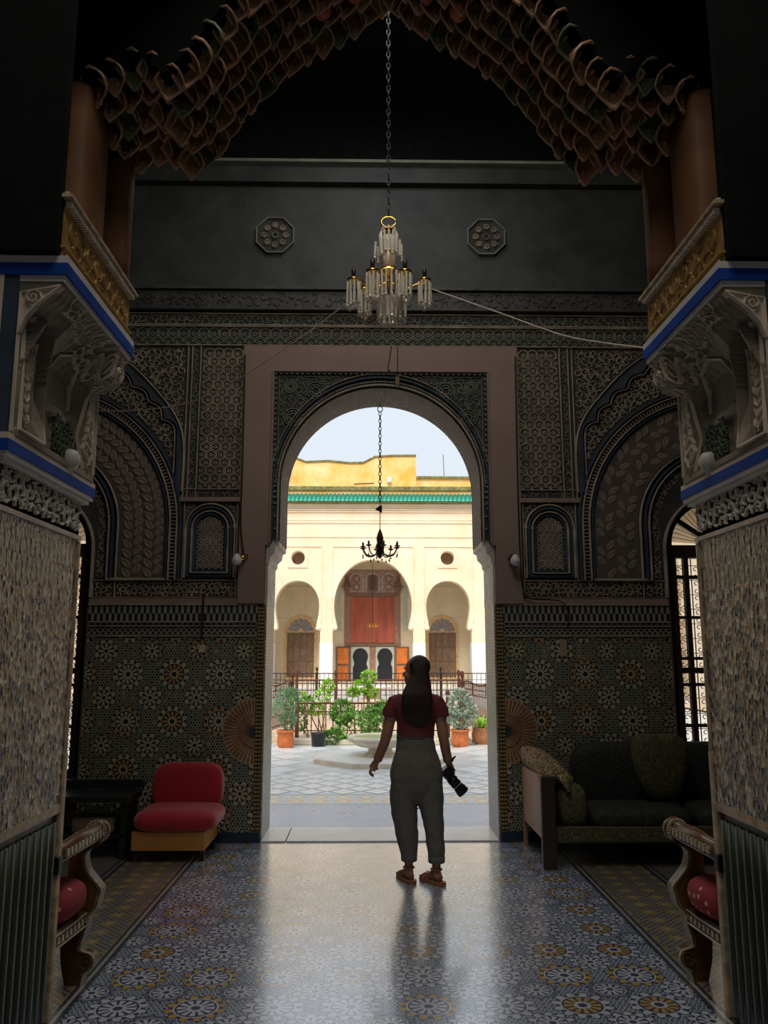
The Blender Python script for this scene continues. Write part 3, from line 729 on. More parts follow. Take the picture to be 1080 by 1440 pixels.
# ================================================================== PORTAL PIERS
def hfield(s, Y):
    """capital relief: protrusion from the pier plane at X=1.53; s along depth (0 near,1 far), t up"""
    def f(s_, t):
        sm = lambda a, b, x: max(0, min(1, (x - a) / (b - a))) ** 2 * (3 - 2 * max(0, min(1, (x - a) / (b - a))))
        near = 1 - sm(.02, .30, s_); up = sm(.42, 1.0, t) * (1 - near) + sm(.70, 1.0, t) * near; h = .02 + .165 * up
        # scooped shell between the brackets
        cx = .46 + .10 * t; d = abs(s_ - cx)
        scoop = max(0, 1 - (d / .30) ** 2); h -= .085 * scoop * sm(.30, .55, t) * (1 - sm(.86, 1, t))
        if t > .45 and d < .28: h += .004 * sin(s_ * 95) * sin(t * 60)
        # near arched leaf panel
        nx = (s_ - .155) / .125
        if t < .80:
            archt = .80 - .35 * nx * nx
            if abs(nx) < 1 and .06 < t < archt:
                h = .0 + .030 * sm(.5, .9, t)
                lx = nx * .8 + .25 * sin(t * 5)
                h += .030 * max(0, 1 - (abs(lx) / .65) ** 2) * (.55 + .45 * abs(sin(t * 20 + abs(lx) * 5)))
            elif abs(nx) < 1.22 and t < archt + .09: h = max(h, .05 + .05 * sm(.4, .8, t))
        # leafy carving of the upper far corner
        if t > .60 and s_ > .56:
            k = min(1, (t - .60) * 6) * min(1, (s_ - .56) * 8)
            h += k * .022 * abs(sin(s_ * 30 + 6 * sin(t * 9))) * (.4 + .6 * abs(cos(t * 26 - s_ * 9)))
        if t > .80 and s_ < .56: h += .012 * abs(sin(s_ * 70)) * abs(sin(t * 40)) * sm(.8, .86, t)
        # far bracket: scroll above, leafed plate below
        if s_ > .80:
            kk = sm(.80, .86, s_)
            if t < .72: 
                h = h * (1 - kk) + kk * (.045 + .02 * abs(sin(t * 26 + (s_ - .9) * 18)) * max(0, 1 - abs(s_ - .89) / .07))
            else: h = h * (1 - kk) + kk * (.055 + .115 * sqrt(max(0, 1 - ((t - .86) / .15) ** 2)) if t < .86 else .17 + .01 * (t - .86) / .14) + kk * .006 * sin(t * 120)
        # little colonnettes and lattice plug
        for c in (.44, .56):
            if .30 < t < .56: h += .028 * sqrt(max(0, 1 - ((s_ - c) / .05) ** 2)) * (1 if t < .5 else sqrt(max(0, 1 - ((t - .5) / .06) ** 2)))
        if .44 < s_ < .74 and t < .30: h = .015 + .014 * max(abs(sin((s_ * 1.4 + t) * 38)), abs(sin((s_ * 1.4 - t) * 38)))
        if t < .05 or (s_ > .965 and t < .72): h = max(h, .055)
        if t > .965: h = max(h, .195)
        return max(h, 0)
    return f
def pier(sx):
    X = lambda x: sx * x
    p = thing('portal_pier', None, None, (0, 0, 0), kind='structure')
    def bx(x0, x1, *a): return MB().box(*sorted((X(x0), X(x1))), *a)
    SD = lambda u, v, h: (X(1.53 - h), u, v)       # side face: u = depth, v = height
    FR = lambda u, v, h: (X(u), 3.1 - h, v)
    bx(1.55, 2.4, 3.12, 3.98, -.1, 7.0).build('pier_core', BLACKW, p)
    bx(1.53, 2.3, 3.1, 4.0, .93, 2.22).build('tiled_shaft', PIER, p)
    # carved frieze above the tiles
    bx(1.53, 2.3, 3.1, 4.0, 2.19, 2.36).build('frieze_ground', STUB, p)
    m = MB(); curls(m, 3.12, 3.98, 2.205, 2.345, .085, SD, lambda u, v: 3.11 < u < 3.99 and 2.2 < v < 2.35, .013, .014); curls(m, 1.56, 2.0, 2.215, 2.34, .085, FR, lambda u, v: 1.54 < u < 2.2 and 2.2 < v < 2.35, .014, .016)
    m.build('frieze_scrollwork', simple('frieze_plaster', (.66, .60, .50), .75) if sx == -1 else bpy.data.materials['frieze_plaster'], p, kind='stuff')
    for z0, z1, o, mt in ((2.165, 2.185, .012, CAPM), (2.345, 2.365, .03, WHITEP), (2.365, 2.385, .045, WHITEP), (2.385, 2.43, .052, BLUEP), (2.43, 2.455, .05, CAPM)):
        bx(1.53 - o, 2.3, 3.1 - o, 4.0 + o, z0, z1).build('band_moulding', mt, p)
    # capital
    f = hfield(0, 0); n, mq = 130, 100; vs = []; 
    for j in range(mq + 1):
        for i in range(n + 1):
            s_, t = i / n, j / mq; vs.append((X(1.53 - f(s_, t)), 3.1 + .9 * s_, 2.455 + .64 * t))
    m = MB().add(vs, [(j * (n + 1) + i, j * (n + 1) + i + 1, (j + 1) * (n + 1) + i + 1, (j + 1) * (n + 1) + i) for j in range(mq) for i in range(n)])
    e = [(j * (n + 1) + n) for j in range(mq + 1)]; e0 = [(j * (n + 1)) for j in range(mq + 1)]
    o = len(m.v); m.v += [(X(1.6), 4.0, 2.455 + .64 * j / mq) for j in range(mq + 1)] + [(X(1.6), 3.1, 2.455 + .64 * j / mq) for j in range(mq + 1)]
    for j in range(mq):
        m.f.append((e[j], e[j + 1], o + j + 1, o + j)); m.f.append((e0[j], e0[j + 1], o + mq + 1 + j + 1, o + mq + 1 + j)); m.mi += [0, 0]
    cap = m.build('carved_capital', CAPP, p, True)
    bx(1.57, 2.3, 3.11, 3.99, 2.455, 3.095).build('capital_block', SMOOTHB, p); bx(1.505, 1.565, 3.092, 3.14, 2.455, 3.12).build('blue_border', BLUED, p); bx(1.565, 1.59, 3.088, 3.12, 2.2, 3.2).build('cream_border', CAPM, p)  # blue border gets the darker blue to paint in its shade
    MB().lathe([(0, .05), (.03, .042), (.045, .02), (.048, -.01), (.03, -.045), (0, -.05)], 14, (X(1.485), 3.70, 2.50)).build('capital_knob', WHITEP, cap, True)
    m = MB(); curls(m, 3.50, 3.76, 2.47, 2.66, .045, lambda u, v, h: (X(1.50 - h), u, v), lambda u, v: 3.51 < u < 3.75 and 2.465 < v < 2.68, .010, .012); m.build('capital_lattice', CAPG, cap, kind='stuff')
    # near face of the capital: frame, volute
    m = MB(); m.ribbon([(1.495, 2.47), (1.495, 3.04), (1.34, 3.07)], .014, .014, FR)
    m.plate([(1.34, 3.07), (1.49, 3.04), (1.49, 2.88), (1.47, 2.94), (1.43, 3.0), (1.38, 3.035)], -.03, .004, FR)
    m.ribbon([(1.445 + (.006 + .034 * q / 14) * cos(q * .8), 3.02 + (.006 + .034 * q / 14) * sin(q * .8)) for q in range(15)], .009, .016, FR)
    m.ribbon([(1.34, 3.065), (1.38, 3.03), (1.43, 2.99), (1.47, 2.935), (1.49, 2.87)], .012, .018, FR); m.build('near_volute', CAPM, cap)
    # carved foliage laid over the side of the capital
    CS = lambda u, v, h: (X(1.53 - f(min(1, max(0, (u - 3.1) / .9)), min(1, max(0, (v - 2.455) / .64))) - h + .004), u, v)
    U = lambda s_, t: (3.1 + .9 * s_, 2.455 + .64 * t)
    m = MB()
    m.ribbon([U(.03, .05), U(.03, .76), U(.06, .79), U(.13, .72), U(.20, .58), U(.25, .40), U(.275, .20), U(.28, .05)], .013, .016, CS, True)
    m.ribbon([U(.05, .09), U(.05, .70), U(.08, .72), U(.14, .64), U(.20, .48), U(.24, .28), U(.25, .09)], .006, .012, CS, True)
    def acanthus(s0, s1, t0, t1, lean, k=7):
        m.ribbon([U(s0 + (s1 - s0) * (.5 + lean * sin(q / 8 * pi) * .3), t0 + (t1 - t0) * q / 8) for q in range(9)], .010, .016, CS)
        for q in range(k):
            tt = t0 + (t1 - t0) * (q + .4) / (k + .4); c = s0 + (s1 - s0) * (.5 + lean * sin(q / k * pi) * .3); w_ = (s1 - s0) * .5 * (1 - .55 * q / k)
            for d in (-1, 1):
                m.ribbon([U(c, tt), U(c + d * w_ * .55, tt + .035), U(c + d * w_ * .95, tt + .085), U(c + d * w_ * .75, tt + .135)], .013, .018, CS)
                m.ribbon([U(c + d * w_ * .2, tt + .03), U(c + d * w_ * .6, tt + .085)], .008, .014, CS)
    acanthus(.06, .23, .10, .60, -.5); acanthus(.83, .95, .10, .66, .4, 8)
    m.ribbon([U(.82, .05), U(.80, .30), U(.82, .60), U(.84, .70), U(.90, .73)], .012, .016, CS); m.ribbon([U(.975, .05), U(.975, .72)], .010, .016, CS)
    cu, cv = U(.925, .84); m.ribbon([(cu + (.008 + .042 * q / 20) * cos(q * .7), cv + (.008 + .042 * q / 20) * sin(q * .7)) for q in range(21)], .011, .018, CS)
    for q in range(7): m.ribbon([U(.86 + .018 * q, .735), U(.865 + .018 * q, .775)], .008, .010, CS)
    for s0, tt in ((.73, .80), (.80, .84)):
        m.ribbon([U(s0 + .035 * cos(a), tt + .105 * sin(a)) for a in [i * pi / 7 for i in range(14)]], .010, .020, CS, True); m.ribbon([U(s0 + .016 * cos(a), tt + .06 * sin(a)) for a in [i * pi / 4 for i in range(8)]], .007, .014, CS, True)
    curls(m, 3.55, 4.0, 2.88, 3.08, .060, CS, lambda u, v: 3.58 < u < 3.99 and 2.90 + max(0, 3.75 - u) * .35 < v < 3.075 and not (3.72 < u < 3.86) and not (u > 3.88 and v < 3.04), .008, .016)
    curls(m, 3.25, 3.55, 3.0, 3.08, .05, CS, lambda u, v: 3.2 < u < 3.58 and 3.01 < v < 3.08, .007, .012)
    m.ribbon([U(.30, .05), U(.33, .35), U(.36, .55), U(.44, .74), U(.56, .80), U(.66, .74), U(.70, .60), U(.71, .45)], .016, .014, CS)
    m.build('acanthus_carving', CAPM, cap, kind='stuff')
    # upper mouldings
    for z0, z1, o, mt in ((3.09, 3.115, .205, WHITEP), (3.115, 3.165, .215, BLUEP), (3.165, 3.195, .215, WHITEP)):
        bx(1.53 - o, 1.9, 3.1 - (o - .2), 4.0 + (o - .2), z0, z1).build('band_moulding', mt, p)
    m = MB(); r = random.Random(2)
    for i in range(34):
        u = 3.12 + i * .026; q = r.uniform(.012, .026); m.lathe([(0, 0), (.012, .004), (.009, q * .6), (0, q)], 5, (X(1.335), u, 3.195))
    m.build('gilded_cresting', GILD, p, kind='stuff')
    bx(1.345, 1.9, 3.1, 4.0, 3.195, 3.42).build('gilded_frieze', GOLDW, p)
    m = MB(); curls(m, 3.15, 3.96, 3.27, 3.36, .12, lambda u, v, h: (X(1.345 - h), u, v), lambda u, v: 3.13 < u < 3.97 and 3.24 < v < 3.38, .012, .008, random.Random(11)); m.build('frieze_foliage', GOLDW, p, kind='stuff')
    bx(1.33, 1.9, 3.09, 4.01, 3.235, 3.245).build('frieze_lip', GILD, p)
    bx(1.31, 1.9, 3.07, 4.03, 3.445, 3.46).build('frieze_cap', TRIMW, p)
    m = MB()
    for i in range(42): y = 3.1 + i * .0215; m.box(*sorted((X(1.318), X(1.345))), y, y + .011, 3.415, 3.44); m.box(*sorted((X(1.335), X(1.37))), y, y + .011, 3.465, 3.485)
    m.build('dentils', CAPM, p, kind='stuff')
    bx(1.36, 1.9, 3.1, 4.0, 3.46, 3.50).build('frieze_top', DKWOOD, p)
    bx(1.352, 2.4, 3.05, 3.098, 3.2, 7.0).build('face_shade_sheet', BLACKW, p)  # black sheet added over the unlit front to paint its shade
    # brown pilasters up to the arch
    for y0, y1, xx in ((3.18, 3.25, 1.44), (3.44, 3.78, 1.40), (3.88, 3.99, 1.34)):
        m = MB(); x0 = X(xx); m.loft([(X(xx + .11), (y0 + y1) / 2, z, .11, (y1 - y0) / 2, .45) for z in (3.50, 3.6, 4.0, 4.25)], 16); m.build('pilaster', BROWNP, p, True)
    bx(1.50, 1.9, 3.12, 3.98, 3.5, 4.5).build('pilaster_back', BLACKW, p)
    # boarded dado with a worn trim at the far corner
    bx(1.545, 2.3, 3.0, 3.98, 0, .925).build('dado_back', GREENW, p)
    y = 2.96
    while y < 3.93:
        MB().loft([(X(1.54), y + .035, z, .016, .028) for z in (.03, .2, .6, .86)], 10).build('board', GREENW, p, True); y += .072
    bx(1.528, 1.56, 2.9, 4.0, .895, .935).build('dado_rail', TRIMW, p)
    MB().rbox(*sorted((X(1.52), X(1.575))), 3.985, 4.025, 0, 1.16, .006).build('corner_trim', TRIMW, p)
    MB().rbox(*sorted((X(1.515), X(1.56))), 3.975, 4.03, .62, .70, .006).build('trim_hinge', IRON, p)
    MB().ribbon([(4.0, 1.16), (4.0, 2.16)], .02, .012, SD).build('corner_bead', TRIMW, p)
    # plain wall beyond the pier
    bx(1.9, 4.2, 3.2, 3.9, -.1, 7.0).build('flanking_wall', SMOOTHB, p)
    m = MB(); curls(m, 2.32, 2.8, 2.3, 3.2, .07, lambda u, v, h: (X(u), 3.1 - h, v), lambda u, v: 2.32 < u and 2.3 < v < 3.2, .014, .016); m.build('side_panel_carving', STUG, p, kind='stuff')
    m = MB(); curls(m, 1.62, 2.2, 2.5, 3.08, .085, lambda u, v, h: (X(u), 3.11 - h, v), lambda u, v: 1.61 < u < 2.2 and 2.48 < v < 3.07, .014, .016); m.build('front_panel_carving', STUG, p, kind='stuff')
    return p
for sx in (-1, 1): pier(sx)
# ---- muqarnas arch spanning the piers
mq = thing('muqarnas_arch', None, None, (0, 0, 0), kind='structure')
half = [(-1.62, 4.40), (-1.40, 4.13), (-1.30, 4.20), (-1.16, 4.25), (-1.04, 4.15), (-.91, 4.31), (-.76, 4.56), (-.57, 4.76), (-.38, 4.90), (-.19, 5.02), (0, 5.20)]
prof = half + [(-x, z) for x, z in half[::-1][1:]]
AY = lambda y: (lambda u, v, h: (u, y - h, v))
up = lambda d: [(x * (1 + d * .18), z + d) for x, z in prof]
MB().plate(up(.13) + [(2.4, 4.46), (2.4, 6.99), (-2.4, 6.99), (-2.4, 4.46)], 0, .58, AY(4.0)).build('arch_backing', BLACKW, mq)
MB().plate([(x * 1.10, z + .42) for x, z in prof] + [(2.4, 4.6), (2.4, 6.99), (-2.4, 6.99), (-2.4, 4.6)], 0, .32, AY(3.42)).build('arch_face', BLACKW, mq)  # black colour holds the shade of the unlit arch front
def cell():
    # open bell tipped toward the hall, scalloped rim, and a ringed drop under its far lip
    m = MB(); n = 12; vs = []
    secs = [(.062, -.030), (.058, -.012), (.047, .020), (.028, .048), (0, .060), (.022, .044), (.040, .014), (.050, -.014), (.054, -.030)]
    for r, z in secs:
        for k in range(n):
            t = 2 * pi * k / n; q = r * (1 + .12 * cos(4 * t)); zz = z - (.018 * (sin(t) + .6 * cos(4 * t)) if z < 0 else 0)
            p = Matrix.Rotation(radians(-34), 3, 'X') @ Vector((q * cos(t), q * 1.05 * sin(t), zz)); vs.append(p)
    m.add(vs, [(i * n + k, i * n + (k + 1) % n, ((i + 1) % 9) * n + (k + 1) % n, ((i + 1) % 9) * n + k) for i in range(9) for k in range(n)])
    m.lathe([(0, -.050), (.006, -.046), (.009, -.038), (.006, -.030), (.017, -.027), (.019, -.018), (.011, -.014), (.015, -.004), (.017, .012), (0, .02)], 8, (0, .040, -.030))
    return m
cellm = [cell().build('muqarnas_cell', mt, mq, True) for mt in (MUQ, MUQG)]
first = [True, True]; r = random.Random(4)
def along(P, step):
    out = []; d = 0
    for a, b in zip(P, P[1:]):
        L = math.hypot(b[0] - a[0], b[1] - a[1])
        while d < L: out.append((a[0] + (b[0] - a[0]) * d / L, a[1] + (b[1] - a[1]) * d / L)); d += step
        d -= L
    return out
for row in range(5):
    y = 3.98 - row * .125; lift = row * .022 + (.012 if row % 2 else 0)
    P = half[1:] if row < 5 else half
    pts = along(P, .104)
    for k, (x, z) in enumerate(pts):
        if row % 2: x += .04; z += .03
        if x > -.02: 
            continue
        for s_ in (-1, 1):
            g = 1 if (k + row * 2) % 5 == 0 else 0
            o = cellm[g] if first[g] else inst(cellm[g], 'muqarnas_cell', mq); first[g] = False
            o.location = (-s_ * x, y, z + lift + .045 + r.uniform(-.008, .008)); o.rotation_euler = (r.uniform(-.1, .1), s_ * -.12, r.uniform(-.3, .3)); q = r.uniform(1.05, 1.25); o.scale = (q, q, q * 1.1)
o = inst(cellm[0], 'muqarnas_cell', mq, (0, 3.97, 5.22)); 
bs = MB().lathe([(0, -.05), (.03, -.042), (.048, -.015), (.05, .01), (.03, .04), (0, .05)], 12).build('muqarnas_boss', MUQR, mq, True)
for i, (x, z, y) in enumerate(((.19, 5.08, 3.82), (-.19, 5.08, 3.82), (.36, 4.96, 3.80), (-.36, 4.96, 3.80), (.28, 5.16, 3.66), (-.28, 5.16, 3.66))):
    o = bs if i == 0 else inst(bs, 'muqarnas_boss', mq); o.location = (x, y, z)
# ================================================================== COURTYARD
def pave_mat():
    m = M('courtyard_mosaic', .28)
    x, y = m.x, m.y
    wht, blu, grn, yel = (.80, .80, .79), (.20, .27, .42), (.36, .50, .50), (.74, .52, .24)
    ck = m.mix(((x / .075).fract() - .5) * ((y / .075).fract() - .5) * 1.0, wht, wht)
    s1 = ((x / .075).fract() - .5) * ((y / .075).fract() - .5)
    ck = m.mix(s1.gt(0), wht, blu)
    su = ((x / .26).fract() - .5); sv = (((y - 9.38) / .26).fract() - .5)
    rr = (su * su + sv * sv).m('SQRT') + (sv.m('ARCTAN2', su) * 8).cos() * .05
    st = m.mix(rr.lt(.36), m.mix(s1.gt(0), wht, (.45, .48, .5)), yel); st = m.mix(rr.lt(.17), st, wht)
    net = m.mix(((((x + y) / .05).fract() - .5).abs().lt(.25)).max((((x - y) / .05).fract() - .5).abs().lt(.25)), grn, wht)
    gl = m.mix(((((x + y * .9) / .62).fract() - .5).abs().lt(.07)).max((((x - y * .9) / .62).fract() - .5).abs().lt(.07)), (.60, .59, .54), net)
    c = m.mix(y.gt(9.35), ck, st); c = m.mix(y.gt(9.92), c, net); c = m.mix(y.gt(11.62), c, gl)
    for y0 in (8.14, 9.33, 9.93, 11.60): c = m.mix((y - y0).abs().lt(.02), c, (.25, .3, .33))
    c = m.mix(((m.noise(1.3, 5, .7) - .5) * 2).clamp() * .4, c, (.52, .46, .38))
    patch = m.noise(2.2, 4, .6, (1, 2.4, 1)); c = m.mix((patch.gt(.66)) * y.lt(9.3), c, (.50, .30, .20))
    m.set('Base Color', c); m.set('Roughness', m.noise(5, 4) * .4 + .15); m.bump(m.noise(40, 3), .2, .004); return m.mat
pv = MB().box(-14, 14, 8.09, 47, -.12, 0).build('courtyard_paving', pave_mat(), kind='structure')
DIA = simple('pale_diamond_tile', (.86, .86, .83), .3, var=.08, scale=2)
t0 = MB().plate([(.165, 0), (0, .185), (-.165, 0), (0, -.185)], 0, .006, lambda u, v, h: (u, v, h)).build('diamond_tile', DIA, pv)
k = 0; r = random.Random(8)
for j in range(8):
    for i in range(-7, 8):
        x = i * .40 + (.20 if j % 2 else 0); y = 10.12 + j * .205
        if abs(x) > 2.6: continue
        o = t0 if k == 0 else inst(t0, 'diamond_tile', pv); o.location = (x, y, .0005 + r.uniform(0, .001)); k += 1
for j in range(11):
    for i in range(-6, 7):
        x = i * .69 + (.345 if j % 2 else 0); y = 11.95 + j * .385
        if math.hypot(x - .07, y - 13.05) < 1.45 or abs(x) > 3 or (abs(x) < 2 and y > 14.9): continue
        o = inst(t0, 'square_tile', pv, (x, y, .001), (0, 0, 0), (1.7, 1.7, 1))
# ---- far palace facade
fac = thing('palace_facade', 'cream palace front across the courtyard with pointed horseshoe arches and green tile eaves', 'building', (0, 40, 0))
FW = lambda u, v, h: (u, -h, v)
def shoe(cx, lw, sw, mw, zs, zm, za):
    a = [(cx + lw, .19), (cx + lw, zs - .25), (cx + sw, zs - .12), (cx + sw, zs)]
    a += [(cx + sw + (mw - sw) * sin(i / 6 * pi / 2), zs + (zm - zs) * i / 6) for i in range(1, 7)]
    for i in range(1, 14):
        t = i / 14 * pi / 2; a.append((cx + mw * cos(t) ** .92, zm + (za - zm) * sin(t) ** 1.04))
    return dedupe(a + [(cx, za)] + [(2 * cx - x, z) for x, z in a[::-1]])
ops = [shoe(.06, 1.95, 1.74, 1.90, 2.93, 3.9, 6.15)] + [shoe(c, 1.13, .94, 1.07, 2.95, 3.9, 5.12) for c in (-3.62, 3.72, -7.3, 7.4, -10.2, 10.3)]
vents = [arc(c, 6.23, .33, 0, 2 * pi, 20)[:-1] for c in (-3.62, 3.72, -7.3, 7.4)]
MB().plate(rect(-12.5, 12.5, .17, 8.95), 0, -.7, FW, ops + vents).build('arcade_wall', FAC, fac)
MB().box(-12.5, 12.5, .0, 3.2, 0, .19).build('gallery_step', STONE, fac)
for c in (-3.62, 3.72):
    MB().plate(rect(c - .48, c + .48, 5.75, 6.71), 0, .05, FW, [arc(c, 6.23, .36, 0, 2 * pi, 20)[:-1]]).build('vent_frame', FAC, fac)
    MB().plate(arc(c, 6.23, .36, 0, 2 * pi, 20)[:-1], -.5, -.52, FW).build('vent_screen', SHUT, fac)
for c0, c1, zt in ((-1.93, 2.05, 6.80), (-4.8, -2.45, 6.80), (2.57, 4.95, 6.80), (-9, -5.5, 6.8), (5.6, 9, 6.8)):
    MB().ribbon([(c0, 3.1), (c0, zt), (c1, zt), (c1, 3.1)], .07, .05, FW).build('panel_moulding', FAC, fac)
for z, w, h in ((7.27, .05, .04), (7.98, .07, .05), (8.12, .05, .03), (8.55, .10, .09), (8.62, .06, .14)):
    MB().ribbon([(-12.5, z), (12.5, z)], w, h, FW).build('string_course', FAC, fac)
for a, b in ((-2.49, -1.89), (2.01, 2.59), (4.85, 5.49), (-5.45, -4.75), (-6.17, -5.5)):
    MB().rbox(a - .02, b + .02, -.04, .72, .19, 2.10, .03).build('whitewashed_pier', WHT, fac)
for c, s_ in ((.06, 1.84), (-3.62, 1.03), (3.72, 1.03)):
    for d in (-1, 1):
        MB().lathe([(.10, 0), (.14, .10), (.10, .16)], 10, (c + d * s_, -.02, 2.72)).build('arch_corbel', FAC, fac, True)
tl = MB(); n = 6
vs = []
for y, z, rr in ((-.46, 8.99, .08), (-.44, 8.99, .10), (-.16, 9.36, .095)):
    for k in range(n + 1): a = pi * k / n; vs.append((rr * cos(a), y, z + rr * .8 * sin(a)))
tl.add(vs, [(i * (n + 1) + k, i * (n + 1) + k + 1, (i + 1) * (n + 1) + k + 1, (i + 1) * (n + 1) + k) for i in range(2) for k in range(n)] + [tuple(range(n + 1))])
t_ = tl.build('roof_tile', GTILE, fac, True)
for i in range(-56, 57):
    o = t_ if i == -56 else inst(t_, 'roof_tile', fac); o.location = (i * .205, 0, 0)
MB().add([(-12.5, -.40, 8.97), (12.5, -.40, 8.97), (12.5, 0, 9.40), (-12.5, 0, 9.40), (-12.5, 0, 8.93), (12.5, 0, 8.93)], [(0, 1, 2, 3), (0, 1, 5, 4), (0, 3, 4), (1, 2, 5), (2, 3, 4, 5)]).build('eaves_board', MOSS, fac)
MB().box(-12.5, 12.5, .0, .5, 9.0, 9.62).build('upper_wall', YEL, fac)
MB().rbox(-12.5, 12.5, -.10, .6, 9.58, 9.82, .05).build('mossy_coping', MOSS, fac)
K = 1.08
def b(x, z): return (-.1 + (x + .1) * K, 1.62 + (z - 1.62) * K)
BK = lambda u, v, h: (*(lambda p: (p[0], 3.2 - h))(b(u, v)), b(u, v)[1])
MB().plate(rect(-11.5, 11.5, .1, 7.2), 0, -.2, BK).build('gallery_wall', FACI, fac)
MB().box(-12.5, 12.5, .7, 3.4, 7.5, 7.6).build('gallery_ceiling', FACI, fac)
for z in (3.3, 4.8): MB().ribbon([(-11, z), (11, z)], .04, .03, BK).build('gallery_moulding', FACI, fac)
# shutters
for c in (-3.42, 3.42, -7.0, 7.2):
    sh = MB().plate([(c - .78, .34), (c + .78, .34), (c + .78, 2.75)] + arc(c, 2.66, .78, 0, pi, 16) + [(c - .78, 2.75)][:0], 0, .06, BK).build('window_surround', OCH, fac)
    MB().plate(rect(c - .65, c + .65, .5, 2.6), .06, .09, BK).build('shutter_frame', SHUT, sh)
    for d in (-1, 1):
        for kx in range(2):
            for kz in range(3):
                x0 = c + (.03 + kx * .29 if d > 0 else -.60 + kx * .29); z0 = .58 + kz * .67
                MB().plate(rect(x0, x0 + .26, z0, z0 + .62), .09, .12, BK).build('shutter_panel', SHUT, sh)
    for i in range(7):
        a0 = pi * i / 7 + .05; a1 = pi * (i + 1) / 7 - .05; P = lambda r, a: (c + r * cos(a), 2.66 + r * sin(a))
        MB().plate([P(.14, a0), P(.58, a0), P(.62, (a0 + a1) / 2), P(.58, a1), P(.14, a1)], .06, .09, BK).build('fan_pane', BENCHG, sh)
# central doorway
dr = MB().plate(rect(-1.32, 1.40, .19, 5.62), 0, .05, BK).build('door_surround', REDF, fac)
for x0, x1 in ((-1.0, .03), (.06, 1.08)): MB().plate(rect(x0, x1, 2.12, 4.32), .05, .09, BK).build('upper_door_leaf', REDD, dr)
for z0, z1 in ((1.95, 2.08), (4.36, 4.50)): MB().plate(rect(-1.2, 1.27, z0, z1), .05, .12, BK).build('lintel', SHUT, dr)
for x0, x1 in ((-.98, -.10), (.20, 1.08)):
    cx = (x0 + x1) / 2
    MB().plate(rect(x0, x1, .2, 1.92), .05, .10, BK, [shoe(cx, .36, .30, .37, 1.2, 1.45, 1.86)]).build('wicket_frame', GREY, dr)
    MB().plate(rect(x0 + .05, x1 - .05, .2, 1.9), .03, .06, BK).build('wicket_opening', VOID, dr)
for x0, x1 in ((-1.72, -1.03), (1.12, 1.80)):
    lf = MB().plate(rect(x0, x1, .2, 1.93), .05, .10, BK).build('wicket_leaf', SHUT, dr)
    for z0, z1 in ((.28, 1.02), (1.12, 1.86)): MB().plate(rect(x0 + .09, x1 - .09, z0, z1), .10, .13, BK).build('leaf_panel', ORG, lf)
ty = MB().plate(rect(-1.12, 1.2, 4.52, 5.6), .05, .08, BK).build('carved_tympanum', PURP, fac)
for c in (-.75, .04, .83):
    MB().ribbon([(c - .33, 4.6), (c - .33, 5.15)] + arc(c, 5.15, .33, pi, 0, 12) + [(c + .33, 4.6)], .06, .14, BK).build('tympanum_arch', GREY, ty)
    if c == .04:
        m = MB(); rings(m, c - .2, c + .22, 4.66, 5.4, .14, BK, lambda x, z: abs(x - c) < .24 and z < 5.4, .03, .12); m.build('tympanum_lattice', SHUT, ty, kind='stuff')
    else:
        for z in (4.80, 5.20):
            for rr in (.16, .07): MB().ribbon(arc(c, z, rr, 0, 2 * pi, 14), .05, .12, BK).build('tympanum_roundel', SHUT if rr > .1 else GILD, ty)
for x0, x1 in ((-1.68, -1.46), (1.52, 1.74)): MB().plate(rect(x0, x1, 2.7, 4.9), 0, .04, BK).build('painted_strip', GREY, fac)
for c in (-1.2, 1.27):
    p = b(c, 4.86); MB().lathe([(0, -.36), (.16, -.3), (.16, -.12), (.24, -.1), (.17, .1), (.10, .28), (.03, .42), (0, .5)], 8, (p[0], 2.9, p[1])).build('door_lantern', SHUT, fac)
p = b(.03, 2.95)
sc = thing('small_chandelier', 'small brass chandelier hanging before the red door across the courtyard', 'chandelier', (p[0], 42.2, p[1]))
MB().tube([(0, 0, .1), (0, 0, 7.45 - p[1])], .012, 5).build('chain', BRONZE, sc)
MB().lathe([(0, -.14), (.05, -.08), (.03, 0), (.06, .06), (0, .12)], 8).build('stem', GOLD, sc)
for i in range(6):
    a = i * pi / 3; MB().tube([(0, 0, -.06), (.15 * cos(a), .15 * sin(a), -.12), (.30 * cos(a), .30 * sin(a), -.04), (.33 * cos(a), .33 * sin(a), .05)], .018, 5).build('arm', GOLD, sc)
# ---- ochre parapet wall behind
pr = thing('rear_building', 'weathered ochre yellow wall block rising behind the green tiled roof', 'building', (0, 46, 0))
q = lambda x, z: (-.1 + (x + .1) * 1.15, 1.62 + (z - 1.62) * 1.15)
top = [q(-12, 11.0), q(-4.4, 11.1), q(-3.9, 11.25), q(-3.3, 11.02), q(-2.2, 11.08), q(-1.2, 10.98), q(-.45, 10.99), q(.15, 11.30), q(1.0, 11.36), q(2.21, 11.37)]
MB().plate([(-13, 0)] + top + [(q(2.21, 5)[0], 0)], 0, -1.2, FW).build('wall_block', YEL, pr)
MB().plate([(q(2.21, 5)[0], 0), q(2.21, 10.25), q(12, 10.2), (13, 0)], -.1, -1.2, FW).build('wall_block', YEL, pr)
m = MB(); r = random.Random(3)
for a, c in zip(top, top[1:]): m.plate([a, c, (c[0], c[1] + .10), (a[0], a[1] + .10)], .06, -1.2, FW)
m.plate([q(2.21, 10.25), q(12, 10.2), q(12, 10.32), q(2.21, 10.36)], .02, -1.2, FW); m.build('weathered_coping', MOSS, pr)
c_ = q(.86, 10.13); MB().rbox(c_[0] - .12, c_[0] + .12, -.2, 0, c_[1] - .14, c_[1] + .14, .03).build('wall_light', WHT, pr)
MB().ribbon([q(-.9, 9.95), q(.1, 10.0)], .05, .05, FW).build('roof_pipe', SHUT, pr)
